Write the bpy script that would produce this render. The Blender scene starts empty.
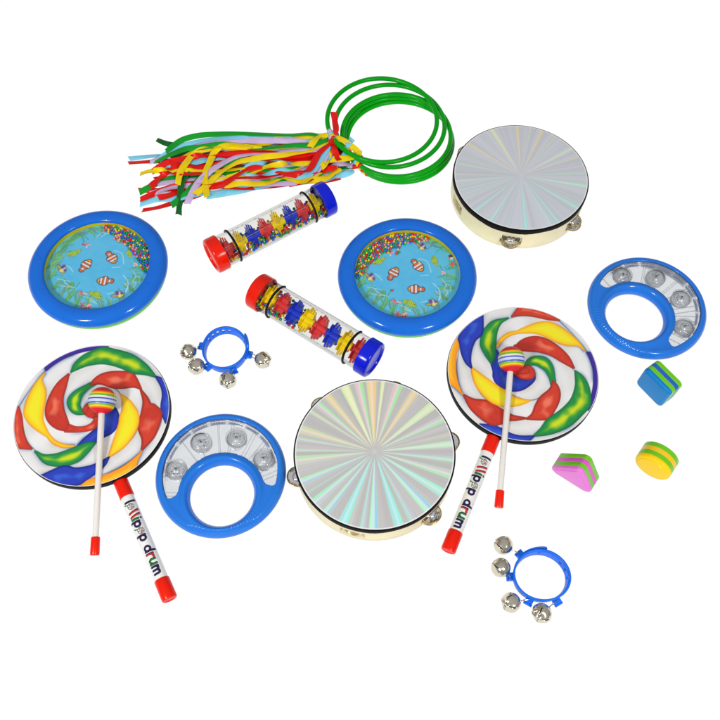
import bpy, bmesh, math, random
import numpy as np
from math import sin, cos, pi, radians, hypot, atan2, sqrt
from mathutils import Vector, Matrix

scene = bpy.context.scene
COL = scene.collection

# ------------------------------------------------------------------ camera survey
F = 823.5; PITCH = radians(27.654); H = 0.9977; CX, CY = 359.85, 360.0

def at(px, py, z=0.0):
    """point of the table (height z) measured from the survey view"""
    u = (px - CX) / F; v = -(py - CY) / F
    d = (u, sin(PITCH) + v * cos(PITCH), -cos(PITCH) + v * sin(PITCH))
    s = (z - H) / d[2]
    return Vector((d[0] * s, d[1] * s, z))

# ------------------------------------------------------------------ colours, materials
def lin(c):
    c = np.asarray(c, float) / 255.0
    return np.where(c <= 0.04045, c / 12.92, ((c + 0.055) / 1.055) ** 2.4)

def principled(name):
    m = bpy.data.materials.new(name); m.use_nodes = True
    nt = m.node_tree
    return m, nt, nt.nodes["Principled BSDF"]

def plastic(name, rgb, rough=0.3, var=0.06, bump=0.05, bscale=60, spec=0.5, coat=0.0, sss=0.0, vscale=25):
    m, nt, b = principled(name)
    c = lin(rgb)
    tc = nt.nodes.new('ShaderNodeTexCoord')
    n = nt.nodes.new('ShaderNodeTexNoise'); n.inputs['Scale'].default_value = vscale; n.inputs['Detail'].default_value = 4
    nt.links.new(tc.outputs['Object'], n.inputs['Vector'])
    r = nt.nodes.new('ShaderNodeValToRGB')
    r.color_ramp.elements[0].position = .3; r.color_ramp.elements[1].position = .7
    r.color_ramp.elements[0].color = (*(c * (1 - var)), 1); r.color_ramp.elements[1].color = (*np.minimum(c * (1 + var), 1), 1)
    nt.links.new(n.outputs['Fac'], r.inputs['Fac']); nt.links.new(r.outputs['Color'], b.inputs['Base Color'])
    b.inputs['Roughness'].default_value = rough
    b.inputs['Specular IOR Level'].default_value = spec
    b.inputs['Coat Weight'].default_value = coat; b.inputs['Coat Roughness'].default_value = .08
    if sss:
        b.inputs['Subsurface Weight'].default_value = sss; b.inputs['Subsurface Radius'].default_value = (.004, .004, .004)
    if bump:
        n2 = nt.nodes.new('ShaderNodeTexNoise'); n2.inputs['Scale'].default_value = bscale; n2.inputs['Detail'].default_value = 3
        nt.links.new(tc.outputs['Object'], n2.inputs['Vector'])
        bp = nt.nodes.new('ShaderNodeBump'); bp.inputs['Strength'].default_value = bump; bp.inputs['Distance'].default_value = .002
        nt.links.new(n2.outputs['Fac'], bp.inputs['Height']); nt.links.new(bp.outputs['Normal'], b.inputs['Normal'])
    return m

def metal(name, rgb, rough=.14, bump=.15, bscale=90):
    m, nt, b = principled(name)
    b.inputs['Metallic'].default_value = 1; b.inputs['Base Color'].default_value = (*lin(rgb), 1)
    tc = nt.nodes.new('ShaderNodeTexCoord')
    n = nt.nodes.new('ShaderNodeTexNoise'); n.inputs['Scale'].default_value = bscale; n.inputs['Detail'].default_value = 2
    nt.links.new(tc.outputs['Object'], n.inputs['Vector'])
    mr = nt.nodes.new('ShaderNodeMapRange'); mr.inputs['To Min'].default_value = rough * .7; mr.inputs['To Max'].default_value = rough * 1.5
    nt.links.new(n.outputs['Fac'], mr.inputs['Value']); nt.links.new(mr.outputs['Result'], b.inputs['Roughness'])
    bp = nt.nodes.new('ShaderNodeBump'); bp.inputs['Strength'].default_value = bump; bp.inputs['Distance'].default_value = .002
    nt.links.new(n.outputs['Fac'], bp.inputs['Height']); nt.links.new(bp.outputs['Normal'], b.inputs['Normal'])
    return m

def clear(name, tint, refl=1.0, rough=.05, milk=0.0):
    """thin clear plastic sheet: straight-through light, tinted, plus a fresnel reflection"""
    m = bpy.data.materials.new(name); m.use_nodes = True; nt = m.node_tree; nt.nodes.clear()
    out = nt.nodes.new('ShaderNodeOutputMaterial'); mix = nt.nodes.new('ShaderNodeMixShader')
    t = nt.nodes.new('ShaderNodeBsdfTransparent'); g = nt.nodes.new('ShaderNodeBsdfGlossy')
    g.inputs['Roughness'].default_value = rough; g.inputs['Color'].default_value = (.9, .9, .9, 1)
    lw = nt.nodes.new('ShaderNodeLayerWeight'); lw.inputs['Blend'].default_value = .18
    mu = nt.nodes.new('ShaderNodeMath'); mu.operation = 'MULTIPLY'; mu.inputs[1].default_value = refl; mu.use_clamp = True
    nz = nt.nodes.new('ShaderNodeTexNoise'); nz.inputs['Scale'].default_value = 40
    tc = nt.nodes.new('ShaderNodeTexCoord'); nt.links.new(tc.outputs['Object'], nz.inputs['Vector'])
    cr = nt.nodes.new('ShaderNodeValToRGB'); c = np.array(tint)
    cr.color_ramp.elements[0].color = (*(c * .97), 1); cr.color_ramp.elements[1].color = (*np.minimum(c * 1.02, 1), 1)
    nt.links.new(nz.outputs['Fac'], cr.inputs['Fac']); nt.links.new(cr.outputs['Color'], t.inputs['Color'])
    nt.links.new(lw.outputs['Fresnel'], mu.inputs[0]); nt.links.new(mu.outputs[0], mix.inputs['Fac'])
    first = t.outputs[0]
    if milk:   # slightly cloudy moulded plastic
        df = nt.nodes.new('ShaderNodeBsdfDiffuse'); df.inputs['Color'].default_value = (.74, .75, .76, 1)
        m2 = nt.nodes.new('ShaderNodeMixShader'); m2.inputs['Fac'].default_value = milk
        nt.links.new(t.outputs[0], m2.inputs[1]); nt.links.new(df.outputs[0], m2.inputs[2]); first = m2.outputs[0]
    nt.links.new(first, mix.inputs[1]); nt.links.new(g.outputs[0], mix.inputs[2]); nt.links.new(mix.outputs[0], out.inputs['Surface'])
    return m

def painted(name, rough=.35, spec=.4, metallic=0.0, coat=0.0, bump=0.0):
    """printed surface: colours computed in code and stored on the mesh"""
    m, nt, b = principled(name)
    a = nt.nodes.new('ShaderNodeAttribute'); a.attribute_name = 'print'
    nt.links.new(a.outputs['Color'], b.inputs['Base Color'])
    b.inputs['Roughness'].default_value = rough; b.inputs['Specular IOR Level'].default_value = spec
    b.inputs['Metallic'].default_value = metallic; b.inputs['Coat Weight'].default_value = coat; b.inputs['Coat Roughness'].default_value = .1
    if bump:
        tc = nt.nodes.new('ShaderNodeTexCoord')
        n2 = nt.nodes.new('ShaderNodeTexNoise'); n2.inputs['Scale'].default_value = 18; n2.inputs['Detail'].default_value = 3
        nt.links.new(tc.outputs['Object'], n2.inputs['Vector'])
        bp = nt.nodes.new('ShaderNodeBump'); bp.inputs['Strength'].default_value = bump; bp.inputs['Distance'].default_value = .002
        nt.links.new(n2.outputs['Fac'], bp.inputs['Height']); nt.links.new(bp.outputs['Normal'], b.inputs['Normal'])
    return m

M = dict(cap_navy=plastic('navy_plastic', (30, 46, 96), .3, .04, 0, spec=.3),
    blue=plastic('blue_plastic', (20, 106, 212), .12, .04, .07, 55, .28),
    blue_matte=plastic('blue_soft_plastic', (22, 110, 232), .38, .04, .05, 60, .2),
    ringblue=plastic('jingle_ring_blue_plastic', (34, 116, 214), .13, .04, .06, 50, .28),
    lime=plastic('lime_plastic', (84, 200, 0), .3, .04, .03, spec=.2),
    yellow_wall=plastic('yellow_plastic', (222, 202, 24), .4, .05, .03, spec=.2),
    cap_red=plastic('red_plastic', (230, 26, 0), .2, .04, .04, spec=.25),
    cap_blue=plastic('royal_blue_plastic', (6, 26, 206), .16, .04, .04, spec=.28),
    rubber=plastic('black_rubber', (8, 8, 9), .5, .1, .05, spec=.2),
    black=plastic('black_edging', (7, 6, 6), .6, .15, .1, 200, .12),
    wood=plastic('pale_wood', (234, 224, 186), .5, .05, .12, 200, .3, vscale=35),
    white_stick=plastic('milky_plastic', (226, 222, 216), .4, .03, .02, sss=.3),
    ringgreen=plastic('green_plastic', (0, 158, 16), .22, .05, .03, spec=.16),
    nickel=metal('nickel', (218, 211, 192), .15, .35, 120),
    chrome=metal('bright_tin', (240, 240, 242), .14, .4, 150),
    brass=metal('brass', (205, 172, 100), .22, .1),
    slot=plastic('slot_shade', (20, 16, 12), .5, .1, 0),
    tube=clear('clear_tube', (.895, .895, .88), .5, .08),
    pane=clear('clear_window', (.88, .895, .91), 1.5, .05, .14),
    rib=clear('clear_rib', (.93, .94, .95), 1.3, .1, .22),
    dome=clear('clear_dome', (.97, .975, .98), 2.2, .04), dash=clear('pale_blue_clear', (.42, .55, .80), 1.0, .1, .25),
    softchrome=metal('satin_tin', (246, 247, 248), .3, .5, 170),
    liner=clear('clear_wall', (.9, .92, .94), 1.0, .15, .55),
    film=clear('drum_film', (.985, .985, .985), .35, .1),
    ptube=painted('handle_print', .3, .4), art=painted('drum_print', .38, .35, bump=.04),
    sea=painted('sea_print', .5, .15), foil=painted('foil_painted_glare', .32, .5, .12, bump=.1),
    ball=painted('striped_rubber', .4, .35),
)
BEADC = {'red': (226, 34, 44), 'blue': (30, 108, 226), 'green': (10, 170, 84), 'yellow': (250, 214, 30), 'pink': (248, 140, 190)}
for k, c in BEADC.items(): M['bead_' + k] = plastic('bead_' + k, c, .25, .05, 0)
for k, c in {'red': (228, 62, 66), 'yellow': (250, 220, 10), 'blue': (34, 60, 206)}.items(): M['baffle_' + k] = plastic('baffle_' + k, c, .3, .05, 0, spec=.25)

def satin(name, rgb):
    m, nt, b = principled(name); c = lin(rgb)
    tc = nt.nodes.new('ShaderNodeTexCoord')
    n = nt.nodes.new('ShaderNodeTexNoise'); n.inputs['Scale'].default_value = 34; n.inputs['Detail'].default_value = 3
    nt.links.new(tc.outputs['Object'], n.inputs['Vector'])
    r = nt.nodes.new('ShaderNodeValToRGB'); r.color_ramp.elements[0].position = .3; r.color_ramp.elements[1].position = .72
    r.color_ramp.elements[0].color = (*(c * .82), 1); r.color_ramp.elements[1].color = (*np.minimum(c * 1.12, 1), 1)
    nt.links.new(n.outputs['Fac'], r.inputs['Fac']); nt.links.new(r.outputs['Color'], b.inputs['Base Color'])
    b.inputs['Roughness'].default_value = .36; b.inputs['Specular IOR Level'].default_value = .32
    w = nt.nodes.new('ShaderNodeTexNoise'); w.inputs['Scale'].default_value = 160
    nt.links.new(tc.outputs['Object'], w.inputs['Vector'])
    bp = nt.nodes.new('ShaderNodeBump'); bp.inputs['Strength'].default_value = .2; bp.inputs['Distance'].default_value = .001
    nt.links.new(w.outputs['Fac'], bp.inputs['Height']); nt.links.new(bp.outputs['Normal'], b.inputs['Normal'])
    return m
RIB = {'g': satin('green_satin', (0, 156, 36)), 'r': satin('red_satin', (226, 14, 6)), 'y': satin('yellow_satin', (246, 214, 0)),
       'b': satin('sky_blue_satin', (132, 214, 240)), 'l': satin('lilac_satin', (208, 184, 226)), 'd': satin('dark_green_satin', (0, 100, 30)),
       'w': satin('white_satin', (225, 232, 232))}
RIBNAME = {'g': 'green', 'r': 'red', 'y': 'yellow', 'b': 'sky blue', 'l': 'lilac', 'd': 'dark green', 'w': 'white'}

M['softchrome'].node_tree.nodes['Principled BSDF'].inputs['Metallic'].default_value = .25
# ------------------------------------------------------------------ mesh helpers
class MB:
    def __init__(s): s.v = []; s.f = []; s.m = []
    def add(s, vs, fs, mi=0):
        o = len(s.v); s.v += [tuple(v) for v in vs]; s.f += [tuple(i + o for i in f) for f in fs]; s.m += [mi] * len(fs); return s
    def grid(s, rows, closed_u=False, closed_v=False, mi=0, skip=None):
        nu = len(rows); nv = len(rows[0]); vs = [p for r in rows for p in r]; fs = []
        for i in range(nu if closed_u else nu - 1):
            for j in range(nv if closed_v else nv - 1):
                if skip and skip(i, j): continue
                a = i; b = (i + 1) % nu; c = j; d = (j + 1) % nv
                fs.append((a * nv + c, a * nv + d, b * nv + d, b * nv + c))
        return s.add(vs, fs, mi)
    def lathe(s, prof, n=96, closed=False, mi=0, mat=None, arc=None):
        """prof = [(r, z)], spun about z; poles collapse"""
        mat = mat or Matrix.Identity(4)
        full = arc is None; a0, a1 = (0, 2 * pi) if full else arc
        cnt = n if full else n + 1
        idx = []; vs = []
        for r, z in prof:
            if r < 1e-7: idx.append([len(vs)] * cnt); vs.append(mat @ Vector((0, 0, z)))
            else:
                row = []
                for k in range(cnt):
                    a = a0 + (a1 - a0) * k / n
                    row.append(len(vs)); vs.append(mat @ Vector((r * cos(a), r * sin(a), z)))
                idx.append(row)
        fs = []
        L = len(prof)
        for i in range(L if closed else L - 1):
            A = idx[i]; B = idx[(i + 1) % L]
            for k in range(n):
                k2 = (k + 1) % cnt if full else k + 1
                q = [A[k], A[k2], B[k2], B[k]]
                q2 = [x for t, x in enumerate(q) if x not in q[:t]]
                if len(q2) > 2: fs.append(q2)
        return s.add(vs, fs, mi)
    def tube(s, path, r, n=12, closed=False, mi=0, caps=True):
        path = [Vector(p) for p in path]; N = len(path); rows = []; prev = None
        for i, p in enumerate(path):
            t = ((path[(i + 1) % N] - path[i - 1]) if closed else (path[min(i + 1, N - 1)] - path[max(i - 1, 0)])).normalized()
            u = prev if prev is not None else (Vector((0, 0, 1)) if abs(t.z) < .9 else Vector((1, 0, 0)))
            u = (u - t * u.dot(t)).normalized(); prev = u; w = t.cross(u)
            rr = r[i] if isinstance(r, (list, tuple)) else r
            rows.append([p + rr * (cos(2 * pi * k / n) * u + sin(2 * pi * k / n) * w) for k in range(n)])
        s.grid(rows, closed, True, mi)
        if caps and not closed:
            o = len(s.v); s.v += [tuple(path[0]), tuple(path[-1])]
            b0 = o - N * n; b1 = o - n
            for k in range(n):
                s.f.append((o, b0 + (k + 1) % n, b0 + k)); s.f.append((o + 1, b1 + k, b1 + (k + 1) % n)); s.m += [mi, mi]
        return s
    def sphere(s, c, r, nu=16, nv=10, mi=0):
        c = Vector(c)
        s.lathe([(r * sin(pi * i / nv), -r * cos(pi * i / nv)) if 0 < i < nv else (0, -r if i == 0 else r) for i in range(nv + 1)], nu, mi=mi, mat=Matrix.Translation(c))
        return s
    def box(s, c, d, rot=0.0, mi=0):
        cx, cy, cz = c; a, b, h = d[0] / 2, d[1] / 2, d[2] / 2
        vs = []
        for z in (-h, h):
            for x, y in ((-a, -b), (a, -b), (a, b), (-a, b)):
                vs.append((cx + x * cos(rot) - y * sin(rot), cy + x * sin(rot) + y * cos(rot), cz + z))
        return s.add(vs, [(3, 2, 1, 0), (4, 5, 6, 7), (0, 1, 5, 4), (1, 2, 6, 5), (2, 3, 7, 6), (3, 0, 4, 7)], mi)
    def xf(s, mat):
        s.v = [tuple(mat @ Vector(v)) for v in s.v]; return s
    def mesh(s, name, mats, smooth=True, recalc=True):
        me = bpy.data.meshes.new(name); me.from_pydata(s.v, [], s.f)
        mats = mats if isinstance(mats, (list, tuple)) else [mats]
        for m in mats: me.materials.append(m)
        for p, mi in zip(me.polygons, s.m): p.material_index = mi
        if recalc:
            bm = bmesh.new(); bm.from_mesh(me); bmesh.ops.remove_doubles(bm, verts=bm.verts, dist=1e-6)
            bmesh.ops.recalc_face_normals(bm, faces=bm.faces); bm.to_mesh(me); bm.free()
        if smooth:
            me.shade_smooth()
            try: me.set_sharp_from_angle(angle=radians(38))
            except Exception: pass
        me.update(); return me
    def build(s, name, mats, parent=None, smooth=True, loc=None, recalc=True):
        return link(name, s.mesh(name, mats, smooth, recalc), parent, loc)

def link(name, me, parent=None, loc=None, rotz=0):
    o = bpy.data.objects.new(name, me); COL.objects.link(o)
    if parent is not None: o.parent = parent
    if loc is not None: o.location = loc
    o.rotation_euler.z = rotz
    return o

def thing(name, label, cat, loc, rotz=0, group=None):
    o = bpy.data.objects.new(name, None); COL.objects.link(o); o.empty_display_size = .02
    o.location = loc; o.rotation_euler = (0, 0, rotz); o['label'] = label; o['category'] = cat
    if group: o['group'] = group
    return o

def catmull(P, n=8, closed=True):
    P = [np.array(p, float) for p in P]; N = len(P); out = []
    for i in range(N if closed else N - 1):
        p0, p1, p2, p3 = (P[(i - 1) % N], P[i], P[(i + 1) % N], P[(i + 2) % N]) if closed else (P[max(i - 1, 0)], P[i], P[i + 1], P[min(i + 2, N - 1)])
        for k in range(n):
            t = k / n
            out.append(.5 * ((2 * p1) + (-p0 + p2) * t + (2 * p0 - 5 * p1 + 4 * p2 - p3) * t * t + (-p0 + 3 * p1 - 3 * p2 + p3) * t ** 3))
    if not closed: out.append(P[-1])
    return np.array(out)

# ------------------------------------------------------------------ painting in object space
def cornered(P, n=6, lim=52):
    """closed smooth outline that keeps its sharp corners"""
    P = [np.array(p, float) for p in P]; N = len(P); hard = []
    for i in range(N):
        a = P[i] - P[i - 1]; b = P[(i + 1) % N] - P[i]
        hard.append(math.degrees(abs((atan2(b[1], b[0]) - atan2(a[1], a[0]) + pi) % (2 * pi) - pi)) > lim)
    out = []
    for i in range(N):
        p1, p2 = P[i], P[(i + 1) % N]; p0 = 2 * p1 - p2 if hard[i] else P[i - 1]; p3 = 2 * p2 - p1 if hard[(i + 1) % N] else P[(i + 2) % N]
        for k in range(n):
            t = k / n; out.append(.5 * ((2 * p1) + (-p0 + p2) * t + (2 * p0 - 5 * p1 + 4 * p2 - p3) * t * t + (-p0 + 3 * p1 - 3 * p2 + p3) * t ** 3))
    return np.array(out)

def sdf_poly(X, Y, P):
    """signed distance (negative inside)"""
    d = np.full(X.shape, 1e9); s = np.ones(X.shape)
    N = len(P)
    for i in range(N):
        a = P[i]; b = P[i - 1]; ex, ey = b[0] - a[0], b[1] - a[1]
        wx, wy = X - a[0], Y - a[1]
        t = np.clip((wx * ex + wy * ey) / (ex * ex + ey * ey + 1e-18), 0, 1)
        bx, by = wx - ex * t, wy - ey * t
        d = np.minimum(d, bx * bx + by * by)
        c1 = Y >= a[1]; c2 = Y < b[1]; c3 = ex * wy > ey * wx
        s = np.where((c1 & c2 & c3) | (~c1 & ~c2 & ~c3), -s, s)
    return s * np.sqrt(d)

def sdf_line(X, Y, P):
    d = np.full(X.shape, 1e9)
    for a, b in zip(P[:-1], P[1:]):
        ex, ey = b[0] - a[0], b[1] - a[1]; wx, wy = X - a[0], Y - a[1]
        t = np.clip((wx * ex + wy * ey) / (ex * ex + ey * ey + 1e-18), 0, 1)
        d = np.minimum(d, np.hypot(wx - ex * t, wy - ey * t))
    return d

def mixc(C, a, col):
    a = a[:, None]; return C * (1 - a) + np.asarray(col, float) * a
def sm(x, e0, e1):
    t = np.clip((x - e0) / (e1 - e0), 0, 1); return t * t * (3 - 2 * t)

def vnoise(x, y, seed=0, freq=6.0):
    r = np.random.RandomState(seed); T = r.rand(64, 64)
    x = x * freq + 20; y = y * freq + 20; xi = np.floor(x).astype(int); yi = np.floor(y).astype(int); fx = x - xi; fy = y - yi
    fx = fx * fx * (3 - 2 * fx); fy = fy * fy * (3 - 2 * fy)
    g = lambda a, b: T[a % 64, b % 64]
    return (g(xi, yi) * (1 - fx) + g(xi + 1, yi) * fx) * (1 - fy) + (g(xi, yi + 1) * (1 - fx) + g(xi + 1, yi + 1) * fx) * fy

def polar_xy(nr, na):
    r = np.linspace(0, 1, nr + 1)[1:]; a = np.arange(na) * 2 * pi / na
    X = np.concatenate([[0], (r[:, None] * np.cos(a)).ravel()]); Y = np.concatenate([[0], (r[:, None] * np.sin(a)).ravel()])
    return X, Y

def painted_mesh(name, co, faces, rgb, mat):
    me = bpy.data.meshes.new(name)
    nf = len(faces); faces = np.asarray(faces, dtype=np.int32); k = faces.shape[1]
    me.vertices.add(len(co)); me.vertices.foreach_set('co', np.asarray(co, np.float32).ravel())
    me.loops.add(nf * k); me.loops.foreach_set('vertex_index', faces.ravel())
    me.polygons.add(nf); me.polygons.foreach_set('loop_start', np.arange(0, nf * k, k, dtype=np.int32))
    try: me.polygons.foreach_set('loop_total', np.full(nf, k, dtype=np.int32))
    except Exception: pass
    me.update(calc_edges=True); me.validate()
    at_ = me.attributes.new('print', 'FLOAT_COLOR', 'POINT')
    c = np.concatenate([lin(np.clip(rgb, 0, 255)), np.ones((len(co), 1))], 1).astype(np.float32)
    at_.data.foreach_set('color', c.ravel())
    me.materials.append(mat); me.shade_smooth(); return me

def disc_mesh(name, R, paint, mat, nr=220, na=720, zf=None):
    X, Y = polar_xy(nr, na); rgb = paint(X, Y)
    Z = zf(X, Y) if zf else np.zeros_like(X)
    co = np.stack([X * R, Y * R, Z], 1)
    k = np.arange(na); k2 = (k + 1) % na
    inner = np.stack([np.zeros(na, int), 1 + k, 1 + k2, 1 + k2], 1)  # degenerate quads -> handled as thin quads
    i = np.arange(nr - 1)[:, None]
    q = np.stack([1 + i * na + k, 1 + (i + 1) * na + k, 1 + (i + 1) * na + k2, 1 + i * na + k2], -1).reshape(-1, 4)
    me = painted_mesh(name, co, q, rgb, mat)
    # close the tiny centre hole
    bm = bmesh.new(); bm.from_mesh(me); bm.verts.ensure_lookup_table()
    for a, b in zip(k, k2): bm.faces.new((bm.verts[0], bm.verts[1 + int(a)], bm.verts[1 + int(b)])).smooth = True
    bm.to_mesh(me); bm.free(); return me

# ------------------------------------------------------------------ printed artwork, painted foil glare
LC = Vector((.2164, .4942, .022)); LR = .0997
def LP(pts): return [((at(x, y, .022) - LC).x / LR, (at(x, y, .022) - LC).y / LR) for x, y in pts]
SEG = [
 ('g', [(525,366),(528,360),(533.8,357),(542.5,357),(548.8,360.6),(552.8,367.5),(554.4,377.5),(555,382),(551.5,385),(550,378),(546,371),(541,367),(535,364.4),(529,365)]),
 ('b', [(534.5,374),(534,380),(527.5,386.3),(520,390),(512,390.6),(505,388.8),(497.5,384),(493.8,377.5),(493.5,371),(491.5,363),(493,357),(496,350),(500,357),(505,368),(512,374),(520,379),(528,380)]),
 ('r', [(520,377.5),(515.5,374.5),(517.5,370.5),(521,369),(523.8,366.4),(528.8,365.6),(533,369.4),(534.4,375),(531.3,378.3),(526,379)]),
 ('r', [(553,381),(557.5,386),(559.8,394),(557.5,404),(551,416),(549,418.8),(538.8,419.4),(527,418.8),(532.5,413.8),(536,405),(541,397),(550,389.4),(552.5,384)]),
 ('r', [(516,346),(521,341),(529,337.5),(539,337),(550,341),(561,349),(569,357.5),(574,367.8),(570,366),(561,361),(551,355),(539,351.5),(526,350.5),(520,349.5)]),
 ('y', [(497,346),(501,338.5),(508.8,333),(517.5,331),(521,329.3),(531,325),(540,322.5),(550,322.3),(561,327.5),(572.5,336),(580,343.8),(584.4,350),(578.8,345.6),(567.5,345),(557.5,342),(545,336),(535,332.8),(525,332.5),(517.5,333),(509,335.5),(501,341.5),(497.3,346.5)]),
 ('g', [(508,318),(493.8,321),(486,327.5),(482,335),(481,345),(485,353.8),(491,363),(494.5,357),(495,346),(495.6,337.5),(497,330),(501,322.5)]),
 ('r', [(520,305.5),(512,316.3),(520,315),(532.5,315.6),(547.5,319),(559,320),(557.5,317),(545,311),(532.5,307),(519,304.5)]),
 ('p', [(587.5,352.5),(597,354),(603,367),(605,385),(600,402),(589.2,410),(589.8,403),(592.4,395),(594.2,385),(594.4,375),(593.4,367.5),(590.6,359)]),
 ('g', [(575.5,371),(582.5,376.3),(588,385),(590,395),(589.4,406),(582.5,413.8),(573.8,422.5),(563.8,428.8),(550,433.8),(533.8,436),(541,428.8),(547.5,420),(557.5,413),(566,406),(572.5,397.5),(576,386),(576,377.5)]),
 ('b', [(480,424.5),(492,425.5),(501,428.8),(510,433.8),(520,436.5),(533.5,436.5),(526,443),(520,446),(505,445),(490,438)]),
 ('r', [(463.8,395),(473.8,399.4),(485,400.6),(492.5,403.8),(502,410),(512,415.5),(526,418.3),(515,420),(507,420),(504,422.5),(495,425),(487.5,422.5),(477.5,415),(470,407.5)]),
 ('o', [(459.4,337.5),(460,342.5),(456,352.5),(455,365),(456,377.5),(460,390),(462.5,394),(455,387),(447,380),(445,368),(446,355),(451,344)]),
 ('y', [(472,368),(480,373.8),(490,381),(500,388),(507,391.5),(513.8,397),(521,399.4),(529.4,400.6),(520,404.5),(510,406),(502.5,406),(492.5,402.5),(483.8,395.6),(476,385),(472.8,375)]),
 ('b', [(482.5,314),(482,332.5),(475,340),(471,350),(470,360),(471,367.5),(466,362.5),(462,353.8),(460,343.8),(459,337),(465,326),(474,318)]),
]
def LPL(pts):
    """parts of the print hidden by the beater on one drum, read off the other"""
    out = []; a = -radians(121)
    for x, y in pts:
        q = at(40 + x / 6.545, 360 + y / 6.545, .022); u, v = (q.x + .3467) / LR, (q.y - .4341) / LR
        out.append((u * cos(a) - v * sin(a), u * sin(a) + v * cos(a)))
    return out
SEGL = [[(165,468),(250,467),(330,456),(368,432),(378,376),(352,366),(358,392),(335,418),(290,438),(235,440),(190,425)], [(303,352),(318,318),(342,322),(362,366),(335,372),(312,364)]]
WLINE = [
 [(558,319.5),(568,329),(579,341),(588,353)],
 [(462.5,394),(470,408),(480,419),(494,426.5),(510,433.5)],
 [(471,368),(473.5,380),(481,394),(492,404),(504,411),(518,417),(535,419.5)],
 [(493.5,371),(497.5,384),(507,391.5),(520,398),(533,400),(546,394),(551,386)],
 [(460,344),(458,355),(456.5,368),(459,384),(463,395)],
 [(482,333),(473,343),(470.5,357),(472,368)],
 [(555,382),(560,395),(557,406),(548,419)],
 [(510,318),(524,315.5),(545,318.5)],
 [(576,372),(570,366)],[(590,395),(589.5,407),(576,421)],
]
PAL = {'g': ((14, 104, 60), (30, 140, 66), (212, 222, 26)), 'y': ((240, 142, 30), (246, 208, 34), (240, 230, 36)),
       'r': ((140, 38, 30), (208, 60, 40), (240, 128, 100)), 'b': ((22, 28, 110), (38, 60, 182), (66, 126, 226)),
       'p': ((40, 26, 96), (62, 40, 150), (84, 60, 170)), 'o': ((236, 120, 30), (248, 160, 28), (250, 206, 40))}

def paint_lolly(X, Y):
    C = np.tile(np.array([232., 232, 233]), (len(X), 1)); r = np.hypot(X, Y)
    n1 = vnoise(X, Y, 3, 5); n2 = vnoise(X, Y, 5, 11); n3 = vnoise(X, Y, 12, 3.2)
    segs = [(k, cornered(LP(p), 6)) for k, p in SEG] + [('r', cornered(LPL(p), 6)) for p in SEGL]
    ds = [sdf_poly(X, Y, P) - .016 for k, P in segs]
    dl = np.full(X.shape, 9.)
    for L in WLINE: dl = np.minimum(dl, sdf_line(X, Y, catmull(LP(L), 6, False)))
    dmin = np.minimum(np.min(ds, axis=0), 9)
    e = np.minimum(np.abs(dmin), dl)
    # rope roundness: whites fall to a warm or bluish grey towards their seams
    C = mixc(C, np.exp(-(e / .085) ** 1.3) * np.clip(1.3 * n1 - .15, 0, 1) * .7, (196, 194, 186))
    C = mixc(C, np.exp(-(e / .022) ** 1.4) * np.clip(n3 * 2.6 - .95, 0, .85), (104, 134, 180))
    C = mixc(C, sm(-dl, -.013, -.002) * (.3 + .45 * n1), (58, 78, 112))
    for (k, P), d in zip(segs, ds):
        a, b, c = PAL[k]
        dm = max(-d.min(), 1e-3); t = np.clip(-d / dm, 0, 1)
        S = np.tile(np.array(b, float), (len(X), 1))
        S = mixc(S, sm(-t, -.30, 0) * (.55 + .45 * n1), a)
        if k in 'y': S = mixc(S, sm(t, .25, .7), c)
        elif k == 'g': S = mixc(S, sm(t + .45 * (n2 - .5), .30, .95) * .95, c)
        elif k == 'r':
            S = mixc(S, sm(t + .9 * (n2 - .5), .5, 1.15) * .85, c); S = mixc(S, sm(n1, .45, .1) * .35, (170, 40, 34))
        elif k == 'b': S = mixc(S, sm(t + .6 * (n2 - .5), .4, .95) * .55, c)
        else: S = mixc(S, sm(t, .5, 1) * .7, c)
        S = mixc(S, sm(-np.abs(d), -.009, -.001) * (.04 + .42 * n3), (30, 48, 70))
        C = mixc(C, sm(-d, -.006, .006), S)
    C = mixc(C, sm(r, .991, .996), (232, 232, 234))
    return C

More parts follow.
